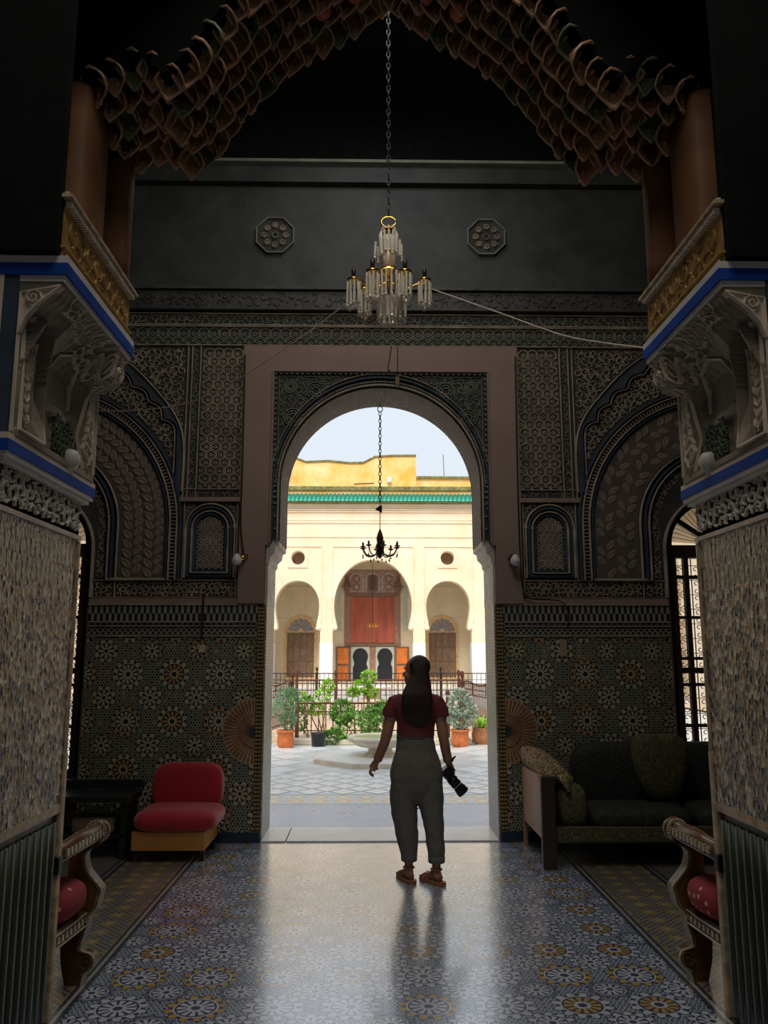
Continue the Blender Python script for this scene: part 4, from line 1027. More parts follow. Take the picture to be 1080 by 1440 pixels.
an = tag(MB().tube([(4.25, 46.8, 11.52), (4.2, 46.8, 13.15)], .022, 6).build('antenna_pole', SHUT), 'thin dark antenna pole standing above the low ochre wall at right', 'pole')
# ---- side wings seen through the windows
for sx in (-1, 1):
    wg = thing('courtyard_wing', '%s side wing of the courtyard, cream wall with orange doors, seen through the %s grille' % (('left', 'left') if sx < 0 else ('right', 'right')), 'building', (0, 0, 0))
    SWp = lambda u, v, h: (sx * (9.2 - h), u, v)
    hs = [shoe(c, 1.3, 1.1, 1.25, 2.9, 3.6, 5.0) for c in (13.5, 17.5, 21.5, 25.5, 29.5, 33.5)]
    MB().plate(rect(10, 39.5, .05, 8.9), 0, -.6, SWp, hs).build('wing_wall', FAC, wg)
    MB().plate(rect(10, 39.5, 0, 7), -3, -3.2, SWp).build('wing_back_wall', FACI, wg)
    MB().plate(rect(10, 39.5, 8.9, 9.2), .3, -.6, SWp).build('wing_eaves', GTILE, wg)
    for c in (13.5, 17.5, 21.5, 25.5, 29.5, 33.5):
        MB().plate(rect(c - .9, c + .9, .05, 3.6), -2.8, -3.0, SWp).build('wing_door', ORG, wg)
# ---- railings
bal = MB().tube([(0, 0, .05), (0, 0, .93)], .010, 5); bal.lathe([(0, -.035), (.02, 0), (0, .035)], 6, (0, 0, .30)); bal.lathe([(0, -.03), (.018, 0), (0, .03)], 6, (0, 0, .80))
balm = {}
postm = {}
def railing(label, p0, p1, h, mat, posts=(0, 1), sp=.13, wave=0, z0=.12):
    p0, p1 = Vector((*p0, 0)), Vector((*p1, 0)); d = p1 - p0; L = d.length
    t = thing('iron_railing', label, 'railing', (p0.x, p0.y, z0), atan2(d.y, d.x), 'iron railings round the garden')
    if mat.name not in balm:
        balm[mat.name] = (bal.build('baluster', mat, t, True)).data; bpy.data.objects.remove(bpy.data.objects[[o.name for o in t.children][-1]])
        pm = MB().rbox(-.035, .035, -.035, .035, -.1, .70, .008); pm.lathe([(.03, .70), (.022, .73), (.036, .75), (.046, .79), (.036, .83), (0, .85)], 10)
        o = pm.build('post', mat, t); postm[mat.name] = o.data; bpy.data.objects.remove(o)
    n = int(L / sp)
    for i in range(1, n): inst(balm[mat.name], 'baluster', t, (i * L / n, 0, 0), (0, 0, 0), (1, 1, h / .95))
    for z in (.10, h * .72, h - .02): 
        pts = [(x * L / 12, 0, z + (wave * sin(pi * x / 4) if z > .9 * h else 0)) for x in range(13)]
        MB().tube(pts, .018 if z > .9 * h else .011, 6).build('rail', mat, t)
    for k in posts: inst(postm[mat.name], 'post', t, (k * L, 0, 0), (0, 0, 0), (1, 1, (h + .22) / .85))
    return t
railing('brown iron railing along the front of the garden bed, behind the fountain bowl', (-1.43, 15.5), (1.35, 15.5), .61, RUST)
railing('rusty railing running back along the left edge of the garden', (-1.72, 17.6), (-2.1, 15.3), .92, RUST, (0,), .10, .03)
railing('rusty railing running back along the right edge of the garden', (1.86, 17.6), (2.25, 15.2), .92, RUST, (0,), .09, .03)
railing('railing across the middle of the courtyard behind the small tree', (-1.8, 19.6), (2.0, 19.6), .90, RUST, (0, .24, 1))
railing('farthest dark railing in front of the palace steps', (-5.5, 31), (6, 31), .9, IRON, (0, .3, .7, 1), .16, 0, .0)
# garden bed
gb = thing('garden_bed', None, None, (0, 0, 0), kind='structure')
MB().rbox(-1.75, 1.75, 15.15, 15.45, 0, .10, .02).build('kerb_stone', STONE, gb); MB().rbox(-3.4, -1.75, 15.9, 16.15, 0, .10, .02).build('kerb_stone', STONE, gb); MB().rbox(1.75, 3.4, 15.9, 16.15, 0, .10, .02).build('kerb_stone', STONE, gb)
MB().box(-3.2, 3.2, 15.45, 27.5, 0, .06).build('gravel_ground', GRAV, gb)
MB().box(-1.7, 1.7, 20.2, 20.9, 0, .25).build('stone_step', STONE, gb)
# ---- plants
def leaves(mb, cs, n, ln, wd, r, up=0.0):
    for _ in range(n):
        c, R = r.choice(cs); a = r.uniform(0, 2 * pi); z = r.uniform(-1, 1); q = r.uniform(.55, 1.0) ** .6; s_ = sqrt(1 - z * z)
        P = Vector((c[0] + R[0] * q * s_ * cos(a), c[1] + R[1] * q * s_ * sin(a), c[2] + R[2] * q * z))
        d = Vector((s_ * cos(a) + r.uniform(-.6, .6), s_ * sin(a) + r.uniform(-.6, .6), z + up + r.uniform(-.5, .5))).normalized(); sd = d.cross(Vector((r.uniform(-1, 1), r.uniform(-1, 1), r.uniform(-1, 1)))).normalized()
        l, w = ln * r.uniform(.7, 1.3), wd * r.uniform(.7, 1.2); nn = d.cross(sd) * (w * .3)
        mb.add([P, P + d * l * .5 + sd * w - nn, P + d * l, P + d * l * .5 - sd * w - nn], [(0, 1, 2, 3)])
def pot(t, r0, h, mat, round_=False, sq=False):
    if sq: prof = [(r0 * .86, 0), (r0 * .98, h * .94), (r0 * 1.05, h * .95), (r0 * 1.05, h), (r0 * .9, h), (r0 * .88, h * .9), (0, h * .9)]
    elif round_: prof = [(r0 * .6, 0), (r0 * .95, h * .3), (r0 * 1.03, h * .6), (r0 * .9, h * .88), (r0 * .98, h), (r0 * .85, h), (r0 * .8, h * .9), (0, h * .9)]
    else: prof = [(r0 * .78, 0), (r0 * .95, h * .2), (r0 * .97, h * .55), (r0 * .93, h * .85), (r0 * 1.06, h * .88), (r0 * 1.06, h), (r0 * .92, h), (r0 * .88, h * .92), (0, h * .92)]
    MB().lathe(prof, 20).build('pot', mat, t, True)
    MB().lathe([(r0 * .87, h * .93), (0, h * .95)], 12).build('potting_soil', SOIL, t)
def plant(name, label, loc, r0, h, pm, leafmat, cs, n, ln, wd, seed, stems=5, **kw):
    t = thing(name, label, 'potted plant', loc); r = random.Random(seed)
    pot(t, r0, h, pm, kw.get('round_', False)); m = MB(); leaves(m, cs, n, ln, wd, r, kw.get('up', .3)); m.build('foliage', leafmat, t)
    m = MB()
    for i in range(stems):
        c = cs[i % len(cs)][0]; m.tube([(r.uniform(-.04, .04), r.uniform(-.04, .04), h * .9), (c[0] * .4, c[1] * .4, h + (c[2] - h) * .5), c], [.012, .009, .005], 5)
    m.build('stems', STEM, t); return t
plant('potted_shrub', 'grey-green shrub in an orange terracotta pot left of the doorway view', (-1.56, 14.75, 0), .15, .30, TERR, LEAF4, [((0, 0, .78), (.20, .2, .20)), ((-.05, 0, .62), (.18, .18, .15)), ((.04, 0, .45), (.13, .13, .14)), ((.10, 0, .9), (.10, .1, .1))], 1500, .07, .008, 1, up=.8)
plant('potted_shrub', 'silvery broad-leaved shrub in an orange terracotta pot, right of the woman', (1.50, 14.85, 0), .16, .30, TERR, LEAF2, [((.0, 0, .72), (.24, .2, .20)), ((-.15, 0, .58), (.14, .14, .16)), ((.17, 0, .62), (.13, .13, .13)), ((0, 0, .45), (.19, .18, .12)), ((.02, 0, .88), (.13, .13, .10))], 900, .06, .028, 2, 8)
t = thing('potted_agave', 'bright lime spiky plant in a round aged clay pot beside the right jamb', 'potted plant', (1.93, 15.2, 0)); pot(t, .18, .30, TERR2, True)
m = MB(); r = random.Random(5)
for i in range(70):
    a = r.uniform(0, 2 * pi); e = r.uniform(.15, 1.3); l = r.uniform(.16, .30); d = Vector((cos(a) * cos(e), sin(a) * cos(e), sin(e))); s_ = Vector((-sin(a), cos(a), 0)) * .012
    P = Vector((d.x * .03, d.y * .03, .29)); Q1 = P + d * l * .6; Q2 = P + d * l + Vector((0, 0, -.05 * cos(e)))
    m.add([P - s_, P + s_, Q1 + s_, Q2, Q1 - s_], [(0, 1, 2, 3, 4)])
m.build('blades', LEAF3, t)
t = thing('planter_pot', 'empty black plastic pot standing at the foot of the garden railing', 'pot', (-1.0, 14.9, 0)); pot(t, .13, .24, BLKP, sq=True)
def bush(name, label, loc, cs, n, ln, wd, seed, mat, group=None, cat='bush'):
    t = thing(name, label, cat, loc, 0, group); m = MB(); r = random.Random(seed); leaves(m, cs, n, ln, wd, r, .2); m.build('foliage', mat, t)
    m = MB()
    for c, R in cs: m.tube([(r.uniform(-.08, .08), 0, 0), (c[0] * .5, c[1] * .5, c[2] * .5), c], [.016, .011, .006], 5)
    m.build('stems', STEM, t); return t
bush('rose_bush', 'dense green rose bush spilling over the kerb behind the fountain bowl', (-.35, 15.35, .0), [((0, 0, .30), (.42, .3, .28)), ((.35, .1, .40), (.32, .3, .28)), ((-.25, .2, .55), (.22, .2, .22)), ((.55, .2, .55), (.26, .2, .20)), ((-.42, -.1, .12), (.22, .15, .12))], 3200, .055, .024, 3, LEAF1)
bush('rose_bush', 'slim yellow-green rose behind the railing, left of the dense bush', (-1.0, 16.3, .05), [((0, 0, .75), (.14, .14, .14)), ((-.12, 0, .5), (.12, .1, .1)), ((.10, 0, .95), (.10, .1, .1)), ((-.45, .1, .72), (.2, .1, .08))], 520, .06, .028, 4, LEAF3)
t = thing('small_tree', 'small young tree with tufts of lime leaves beside the far stone basin', 'tree', (-.12, 16.6, .05))
MB().tube([(0, 0, 0), (.02, 0, .4), (-.02, 0, .75), (0, 0, 1.05)], [.035, .03, .022, .012], 7).build('trunk', STEM, t, True)
m = MB(); leaves(m, [((0, 0, 1.12), (.14, .13, .10)), ((-.14, 0, .92), (.17, .12, .10)), ((.05, 0, .82), (.12, .12, .09)), ((-.3, 0, .8), (.10, .1, .06))], 800, .06, .03, random.Random(6), .3); m.build('foliage', LEAF3, t)
bush('low_shrub', 'low pale green shrub behind the railing at the left post', (-1.30, 15.9, .05), [((0, 0, .62), (.14, .12, .14)), ((-.1, 0, .35), (.12, .1, .2))], 420, .06, .024, 9, LEAF1)
# ---- fountains
ft = thing('stone_fountain', 'low scalloped marble fountain bowl on an octagonal slab in front of the doorway', 'fountain', (.07, 13.05, 0))
MB().plate([(1.08 * cos(pi / 8 + i * pi / 4), 1.08 * sin(pi / 8 + i * pi / 4)) for i in range(8)], 0, .065, lambda u, v, h: (u, v, h)).build('octagonal_slab', STONE, ft)
MB().plate([(1.04 * cos(pi / 8 + i * pi / 4), 1.04 * sin(pi / 8 + i * pi / 4)) for i in range(8)], .065, .072, lambda u, v, h: (u, v, h)).build('slab_top', MARB, ft)
MB().lathe([(.24, .07), (.24, .10), (.19, .12), (.18, .19), (.22, .20)], 8).build('pedestal', STONE, ft)
MB().lathe([(.16, .19), (.33, .21), (.44, .27), (.47, .31)], 64, flute=.03, nf=28).build('fluted_bowl', STONE, ft, True)
MB().lathe([(.46, .305), (.50, .32), (.505, .345), (.49, .365), (.45, .365), (.43, .35), (.40, .31), (0, .30)], 40).build('bowl_rim', STONE, ft, True)
MB().lathe([(.445, .345), (0, .3455)], 32).build('algae_water', simple('algae_water', (.30, .33, .12), .5), ft)
ft2 = thing('stone_basin', 'wide white stone basin far back on its pedestal before the palace doors', 'fountain', (0, 28, 0))
MB().lathe([(.5, 0), (.5, .1), (.28, .14), (.26, .40), (.4, .42)], 12).build('pedestal', STONE, ft2)
MB().lathe([(.3, .41), (.66, .46), (.70, .52), (.66, .56), (.6, .55), (0, .52)], 32).build('bowl', MARB, ft2, True)
# ================================================================== FURNITURE
def cushion(mb, cx, cy, cz, rx, ry, rz, n=20, m=12, e=.55, fn=None):
    vs = []
    for j in range(m + 1):
        a = -pi / 2 + pi * j / m
        for i in range(n):
            t = 2 * pi * i / n; sp = lambda v, p: abs(v) ** p * (1 if v >= 0 else -1)
            x = rx * sp(cos(t), e) * sp(cos(a), e); y = ry * sp(sin(t), e) * sp(cos(a), e); z = rz * sp(sin(a), .8)
            if fn: x, y, z = fn(x, y, z)
            vs.append((cx + x, cy + y, cz + z))
    return mb.add(vs, [(j * n + i, j * n + (i + 1) % n, (j + 1) * n + (i + 1) % n, (j + 1) * n + i) for j in range(m) for i in range(n)])
# red low chair
t = thing('low_chair', 'armless red velvet chair on an orange wood base, left of the doorway', 'chair', (-1.66, 6.8, 0))
MB().rbox(-.31, .27, .0, .55, .09, .235, .01).build('wooden_base', HONEY, t)
for x in (-.28, .22):
    for y in (.06, .49): MB().rbox(x, x + .035, y, y + .035, 0, .1, .004).build('leg', SOFAD, t)
m = MB(); cushion(m, .02, .25, .305, .335, .29, .085, 32, 16, .35); m.build('seat_cushion', RED, t, True)
m = MB(); cushion(m, .02, .50, .50, .30, .085, .20, 32, 16, .35); m.build('back_cushion', RED, t, True)
# dark bench on the left with shelf
t = thing('low_bench', 'long dark lacquered bench with a shelf in the shadow under the left window', 'bench', (0, 0, 0))
MB().rbox(-3.7, -2.02, 6.88, 7.28, .44, .49, .01).build('bench_top', BENCH, t); MB().rbox(-3.7, -2.05, 6.92, 7.26, .16, .19, .006).build('shelf', BENCH, t)
MB().rbox(-3.7, -2.02, 7.28, 7.34, .49, .56, .008).build('back_rail', BENCH, t)
for x in (-3.6, -2.75, -2.10): MB().rbox(x, x + .05, 6.92, 7.24, 0, .44, .006).build('leg', BENCH, t)
t = tag(MB().rbox(-2.50, -2.16, 6.96, 7.2, .192, .31, .02).build('storage_box', TAN), 'dull tan box on the shelf of the dark bench at left', 'box')
# sofa
t = thing('sofa', 'long dark brocade sofa with a pale reddish wood side panel, right of the doorway', 'sofa', (0, 0, 0))
MB().plate([(6.60, .22), (7.36, .22), (7.36, .64), (7.28, .665), (6.72, .67), (6.60, .62)], 0, .045, lambda u, v, h: (1.225 + h, u, v)).build('side_panel', SOFAW, t)
MB().rbox(1.225, 1.335, 6.55, 6.61, 0, .68, .008).build('front_post', SOFAD, t)
MB().rbox(1.225, 1.26, 7.33, 7.37, 0, .3, .006).build('rear_leg', SOFAW, t)
MB().rbox(1.33, 3.3, 6.58, 6.64, .19, .30, .008).build('front_rail', BROO, t)
MB().rbox(3.28, 3.36, 6.56, 7.38, 0, .62, .01).build('far_arm', SOFAD, t)
MB().rbox(1.29, 3.28, 6.64, 7.36, .17, .26, .01).build('base', SOFAD, t)
for x0, x1 in ((1.62, 2.44), (2.46, 3.26)):
    m = MB(); cushion(m, (x0 + x1) / 2, 6.86, .34, (x1 - x0) / 2, .26, .09, 28, 12, .3); m.build('seat_cushion', BROD, t, True)
    m = MB(); cushion(m, (x0 + x1) / 2, 7.24, .60, (x1 - x0) / 2, .12, .27, 28, 14, .35); m.build('back_cushion', BROD, t, True)
m = MB(); cushion(m, 1.50, 6.80, .43, .115, .18, .165, 24, 14, .4); m.build('arm_bolster', BROO, t, True)
def drape(x, y, z): return x, y, z + .02 * sin(x * 40 + y * 18) - max(0, x) * .7
t = thing('draped_throw', 'rolled gold brocade throw lying over the wooden arm of the dark sofa', 'throw', (0, 0, 0))
m = MB(); cushion(m, 1.36, 7.0, .735, .13, .34, .075, 30, 16, .6, lambda x, y, z: (x + .05 * (.34 - y) / .34 - .06, y, z - .12 * (.34 - y) / .68 + .014 * sin(x * 60 + y * 30) + .05 - max(0, x) * .5)); m.build('cloth', BROC, t, True)
m = MB()
for i in range(9): m.tube([(1.39 + i * .012, 6.66 + i * .03, .68), (1.43 + i * .012, 6.62 + i * .03, .62), (1.45 + i * .012, 6.60 + i * .03, .56)], [.02, .026, .016], 7)
m.build('hanging_folds', BROC, t, True)
t = thing('scatter_pillow', 'large olive-brown pillow leaning on the dark sofa under the right window', 'pillow', (2.30, 6.97, .70), .12)
m = MB(); cushion(m, 0, 0, 0, .22, .09, .26, 26, 16, .5, lambda x, y, z: (x * (1 + .25 * z / .26), y, z)); m.build('cover', BROO, t, True)
# carved armchairs behind the piers
def armchair(sx):
    t = thing('carved_armchair', 'carved wood armchair with pearl inlay partly hidden behind the %s pier' % ('left' if sx < 0 else 'right'), 'armchair', (sx * 1.475, 4.40, 0), sx * radians(4), 'carved armchairs behind the piers')
    Xp = lambda x: -sx * x * -1 if False else sx * x      # local +x points outward from the room axis
    inner = [(-.005, .66), (.055, .62), (.045, .55), (.005, .50), (-.035, .455), (-.03, .42), (-.015, .36), (.02, .32), (.028, .27), (.05, .20), (.048, .165), (.0, .15), (-.02, .115), (-.005, .075), (.03, .05), (.042, 0)]
    outer_ = [(.13, .0), (.155, .1), (.16, .19), (.14, .26), (.13, .31), (.135, .38), (.15, .46), (.145, .55), (.14, .66)]
    # inner edge faces the axis (negative local x)
    I = crom([(x + .0, z) for x, z in inner], 4); O = crom(outer_, 4)
    PL = lambda yy: (lambda u, v, h: (Xp(u), yy - h, v))
    MB().plate([(x, z) for x, z in I] + O, 0, .05, PL(.05)).build('front_leg', CHAIRW, t)
    m = MB(); m.ribbon([(x + .004, z) for x, z in I[2:]], .009, .012, PL(.0)); m.ribbon([(x + .018, z) for x, z in I[2:-4]], .004, .008, PL(.0))
    for k in range(3, len(I) - 2):
        for q in (0, .5):
            x = I[k][0] * (1 - q) + I[k + 1][0] * q; z = I[k][1] * (1 - q) + I[k + 1][1] * q
            m.lathe([(0, -.006), (.005, 0), (0, .006)], 5, (Xp(x + .002), -.006, z))
    m.build('inlaid_edge', INLAY, t, kind='stuff')
    # leg edge scroll
    MB().ribbon([(.03 + (.008 + .03 * q / 12) * cos(q * .7), .105 + (.008 + .03 * q / 12) * sin(q * .7)) for q in range(13)], .008, .012, PL(.0)).build('foot_scroll', CHAIRW, t)
    # arm with rolled front
    arm = MB(); A0, A1 = Vector((Xp(.03), .06, .715)), Vector((Xp(.055), -.36, .695))
    arm.tube([A0 + Vector((0, .02, .01)), A0, (A0 + A1) / 2 + Vector((0, 0, .015)), A1], [(.02, .02), (.05, .04), (.042, .034), (.042, .034)], 14); a = arm.build('arm_rest', CHAIRW, t, True)
    m = MB(); m.lathe([(0, -.035), (.052, -.03), (.060, -.008), (.060, .008), (.052, .03), (0, .035)], 22)
    o = m.build('arm_scroll', CHAIRW, t, True); o.location = (Xp(.03), .075, .715); o.rotation_euler = (radians(90), 0, 0)
    m = MB()
    for i in range(26): aa = 2 * pi * i / 26; m.lathe([(0, -.006), (.006, 0), (0, .006)], 5, (Xp(.03) + .054 * cos(aa), .038, .715 + .054 * sin(aa)))
    m.tube([(Xp(.03) + .045 * cos(q * .3), .04, .715 + .045 * sin(q * .3)) for q in range(22)], .004, 5)
    for dz, dx in ((.036, -.012), (-.030, -.026)): m.tube([A0 + Vector((Xp(dx), -.02, dz)), A1 + Vector((Xp(dx), 0, dz))], .0055, 6)
    for i in range(11):
        q = A0.lerp(A1, (i + .6) / 11.5); m.box(*sorted((q.x + Xp(-.046), q.x + Xp(-.030))), q.y - .011, q.y + .008, q.z - .014, q.z + .020)
    for i in range(30):
        q = A0.lerp(A1, (i + .5) / 30); m.lathe([(0, -.005), (.005, 0), (0, .005)], 5, (q.x, q.y, q.z + .044))
    m.build('arm_inlay', INLAY, t, kind='stuff')
    # seat rails
    for x, y0, y1, nm in ((.04, -.38, .02, 'seat_rail'), (.58, -.38, .02, 'seat_rail')):
        rl = MB().rbox(*sorted((Xp(x), Xp(x + .05))), y0, y1, .27, .345, .008).build(nm, CHAIRW, t)
        m = MB()
        for z in (.28, .338): m.tube([(Xp(x - .003), y0, z), (Xp(x - .003), y1, z)], .005, 6)
        for i in range(9): yy = y0 + (y1 - y0) * (i + .5) / 9; m.box(*sorted((Xp(x - .006), Xp(x))), yy - .012, yy + .008, .295, .322)
        m.build('rail_inlay', INLAY, rl, kind='stuff')
    MB().rbox(*sorted((Xp(.06), Xp(.62))), .0, .05, .27, .345, .008).build('front_rail', CHAIRW, t)
    MB().rbox(*sorted((Xp(.05), Xp(.62))), -.38, .0, .33, .35, .004).build('seat', CHAIRW, t)
    for x in (.05, .60): MB().rbox(*sorted((Xp(x), Xp(x + .045))), -.39, -.345, 0, 1.0, .006).build('rear_leg', CHAIRW, t)
    MB().plate([(.56, 0), (.60, 0), (.66, .2), (.60, .4), (.66, .6), (.62, .7), (.56, .66)], 0, .05, PL(.05)).build('front_leg', CHAIRW, t)
    MB().rbox(*sorted((Xp(.05), Xp(.645))), -.385, -.36, .5, .98, .008).build('backrest', CHAIRW, t)
    c = thing('seat_cushion', 'red dotted cushion on the seat of the %s carved armchair' % ('left' if sx < 0 else 'right'), 'cushion', (sx * 1.735, 4.23, .447), sx * radians(4), 'dotted cushions on the carved armchairs')
    m = MB(); cushion(m, 0, 0, 0, .25, .165, .095, 26, 14, .5); m.build('cover', DOTS, c, True)
armchair(-1); armchair(1)
# ================================================================== LAMPS AND CABLES
cl = thing('crystal_chandelier', 'brass chandelier hung with tiers of crystal drops in the middle of the hall', 'chandelier', (.035, 5.75, 0))
m = MB(); z = 4.93
while z < 6.95:
    a = 0 if int(z / .05) % 2 else pi / 2
    m.tube([(.013 * cos(q) * cos(a), .013 * cos(q) * sin(a), z + .03 * sin(q)) for q in [i * pi / 4 for i in range(9)]], .005, 5); z += .05
m.build('chain', IRON, cl)
m = MB(); m.tube([(.055 * cos(q), 0, 4.85 + .042 * sin(q)) for q in [i * pi / 8 for i in range(17)]], .007, 7); m.lathe([(0, -.05), (.02, -.035), (.012, 0), (.018, .02), (0, .03)], 10, (0, 0, 4.80)); m.build('top_ring', GOLD, cl, True)
MB().lathe([(0, 4.30), (.02, 4.32), (.012, 4.40), (.03, 4.44), (.03, 4.47), (.012, 4.50), (.012, 4.76), (.04, 4.78), (.04, 4.79), (0, 4.80)], 14).build('stem', GOLD, cl, True)
MB().lathe([(.02, 4.46), (.055, 4.50), (.06, 4.60), (.05, 4.68), (.06, 4.72), (.02, 4.73)], 14).build('glass_vase', CRYS, cl, True)
MB().lathe([(.012, 4.40), (.065, 4.44), (.075, 4.455), (.0, 4.45)], 16).build('drip_dish', GOLD, cl, True)
drop_l = MB().lathe([(0, -.20), (.011, -.19), (.005, -.17), (.0075, -.16), (.0075, -.012), (.003, 0)], 6).build('crystal_drop', CRYS, cl)
bead = MB().lathe([(0, -.016), (.014, 0), (0, .016)], 6).build('crystal_bead', CRYS, cl, True)
fd = [True, True]; r = random.Random(12)
def drop(x, y, z, k=1.0):
    o = drop_l if fd[0] else inst(drop_l, 'crystal_drop', cl); fd[0] = False; o.location = (x, y, z); o.scale = (1.2, 1.2, k); o.rotation_euler = (r.uniform(-.05, .05), r.uniform(-.05, .05), r.uniform(0, 3))
def bd(x, y, z, k=1):
    o = bead if fd[1] else inst(bead, 'crystal_bead', cl); fd[1] = False; o.location = (x, y, z); o.scale = (k, k, k)
for i in range(12): a = i * pi / 6; drop(.065 * cos(a), .065 * sin(a), 4.76, .9); bd(.05 * cos(a), .05 * sin(a), 4.79, .8)
for i in range(8): a = i * pi / 4 + .2; drop(.10 * cos(a), .10 * sin(a), 4.68, .7)
MB().tube([(.13 * cos(q), .13 * sin(q), 4.41) for q in [i * pi / 12 for i in range(25)]], .006, 6).build('drop_ring', GOLD, cl)
for i in range(22): a = i * pi / 11; drop(.13 * cos(a), .13 * sin(a), 4.41, r.uniform(.9, 1.15)); 
for i in range(14): a = i * pi / 7; drop(.085 * cos(a), .085 * sin(a), 4.27, 1.1)
for i in range(10): a = i * pi / 5; bd(.11 * cos(a), .11 * sin(a), 4.20, 1.3)
for i in range(8): a = i * pi / 4; drop(.045 * cos(a), .045 * sin(a), 4.24, 1.15)
for a, R, zc in ((pi + .25, .27, 4.30), (-.18, .27, 4.31), (1.2, .26, 4.33), (2.4, .25, 4.33), (-1.1, .25, 4.29), (-2.1, .24, 4.30)):
    c = (R * cos(a), R * sin(a)); m = MB()
    m.tube(crom([(0, 0, 4.38), (c[0] * .4, c[1] * .4, 4.30), (c[0] * .8, c[1] * .8, 4.33), (c[0], c[1], zc + .03)], 4), .008, 6)
    m.lathe([(.012, 0), (.045, .02), (.05, .03), (.01, .03)], 12, (*c, zc + .02)); am = m.build('arm', GOLD, cl, True)
    MB().lathe([(.016, 0), (.016, .08), (.006, .10), (0, .13)], 8, (*c, zc + .05)).build('candle_tube', BRONZE, am, True)
    for i in range(9): b_ = 2 * pi * i / 9; drop(c[0] + .045 * cos(b_), c[1] + .045 * sin(b_), zc + .03, r.uniform(.85, 1.1))
    for i in range(4): b_ = 2 * pi * i / 4 + a; bd(c[0] + .03 * cos(b_), c[1] + .03 * sin(b_), zc - .16, 1.2)
# dark chandelier on a chain in the doorway
ch = thing('bronze_chandelier', 'small dark bronze chandelier on a long chain in the middle of the doorway', 'chandelier', (0, 8.0, 0))
m = MB(); m.tube([(.025 * cos(q), 0, 4.06 + .028 * sin(q)) for q in [i * pi / 6 for i in range(13)]], .005, 5); m.tube([(0, 0, 4.09), (0, 0, 4.16)], .004, 5); m.build('hook_ring', IRON, ch)
lk = MB().tube([(.013 * cos(q), 0, .024 * sin(q)) for q in [i * pi / 5 for i in range(11)]], .0042, 5).build('chain_link', IRON, ch)
z = 4.012; k = 0
while z > 3.08:
    o = lk if k == 0 else inst(lk, 'chain_link', ch); o.location = (0, 0, z); o.rotation_euler = (0, 0, pi / 2 * (k % 2) + .3); z -= .039; k += 1
MB().add([(-.05, 0, 3.03), (.02, -.02, 3.065), (.02, 0, 2.99), (.02, .02, 3.065), (.0, 0, 3.07)], [(0, 1, 2), (0, 2, 3), (0, 3, 4), (0, 4, 1), (1, 4, 3, 2)]).build('chain_tag', BRONZE, ch)
MB().tube([(0, 0, 3.09), (0, 0, 2.80)], .004, 5).build('rod', BRONZE, ch)
MB().lathe([(0, 2.53), (.012, 2.545), (.03, 2.57), (.045, 2.60), (.03, 2.63), (.045, 2.66), (.03, 2.69), (.036, 2.74), (.022, 2.79), (.006, 2.83), (0, 2.84)], 14).build('body', BRONZE, ch, True)
for i in range(8):
    a = i * pi / 4 + .2; R = .20 if i % 2 else .17; c, s_ = cos(a), sin(a); m = MB()
    m.tube(crom([(0, 0, 2.62), (R * .4 * c, R * .4 * s_, 2.565), (R * .8 * c, R * .8 * s_, 2.575), (R * c, R * s_, 2.64)], 4), .006, 6); m.lathe([(.006, 0), (.028, .012), (.03, .018), (.01, .018)], 10, (R * c, R * s_, 2.635)); m.lathe([(.010, 0), (.010, .04), (0, .045)], 8, (R * c, R * s_, 2.65))
    am = m.build('arm', BRONZE, ch, True)
    m = MB()
    for q in (.55, 1.0): m.tube([(R * q * c, R * q * s_, 2.62 if q == 1 else 2.57), (R * q * c, R * q * s_, 2.575 if q == 1 else 2.53)], .002, 4); m.lathe([(0, -.02), (.009, -.005), (0, .012)], 6, (R * q * c, R * q * s_, 2.565 if q == 1 else 2.52))
    m.build('pendant', BRONZE, am)
# wall bulbs
for sx, x, z in ((-1, -1.23, 2.475), (1, 1.21, 2.475)):
    t = thing('wall_bulb', 'milky bulb on a brass holder on the plaster surround %s of the doorway' % ('left' if sx < 0 else 'right'), 'lamp', (x, 7.43, z))
    dx = -.6
    m = MB().tube([(0, .03, .02), (dx * .06, -.04, -.01)], [.026, .02], 12); m.build('holder', GOLD if sx < 0 else BRONZE, t, True)
    m = MB().lathe([(.014, .04), (.03, .02), (.045, -.01), (.046, -.03), (.03, -.055), (0, -.065)], 16, (dx * .115 if sx < 0 else .01, -.07, -.01)); m.build('bulb', BULB, t, True)
def cable(name, label, pts, r_=.005, mat=CABLE, n=6): return tag(MB().tube(crom(pts, 8), r_, n).build(name, mat, None, True), label, 'cable')
cable('lamp_cable', 'thin pale cable swagging from the crystal chandelier to the left wall', [(-.28, 5.75, 4.19), (-.60, 6.0, 4.05), (-1.02, 6.3, 3.88), (-1.43, 6.7, 3.80), (-1.80, 7.0, 3.78), (-2.33, 7.3, 3.82), (-2.68, 7.40, 3.85)])
cable('lamp_cable', 'thin pale cable running from the crystal chandelier to the right pier', [(.36, 5.75, 4.31), (.76, 5.2, 3.89), (1.06, 4.7, 3.53), (1.22, 4.35, 3.34), (1.34, 4.06, 3.2)])
cable('wall_cable', 'dark cable hanging down the plaster surround to the left bulb', [(-1.29, 7.44, 4.42), (-1.285, 7.44, 3.4), (-1.285, 7.44, 2.8), (-1.25, 7.44, 2.5)], .006, BRONZE)
cable('wall_cable', 'dark cable running down past the right bulb and round the frieze', [(1.285, 7.44, 4.42), (1.275, 7.44, 3.2), (1.28, 7.44, 2.45), (1.30, 7.44, 2.18), (1.36, 7.44, 2.11), (1.62, 7.44, 2.09), (1.70, 7.44, 2.0), (1.69, 7.44, 1.84)], .006, BRONZE)
cable('wall_cable', 'cable dropping over the tile frieze to the switch left of the doorway', [(-1.60, 7.44, 2.15), (-1.60, 7.44, 1.95), (-1.605, 7.44, 1.75)], .008, BRONZE)
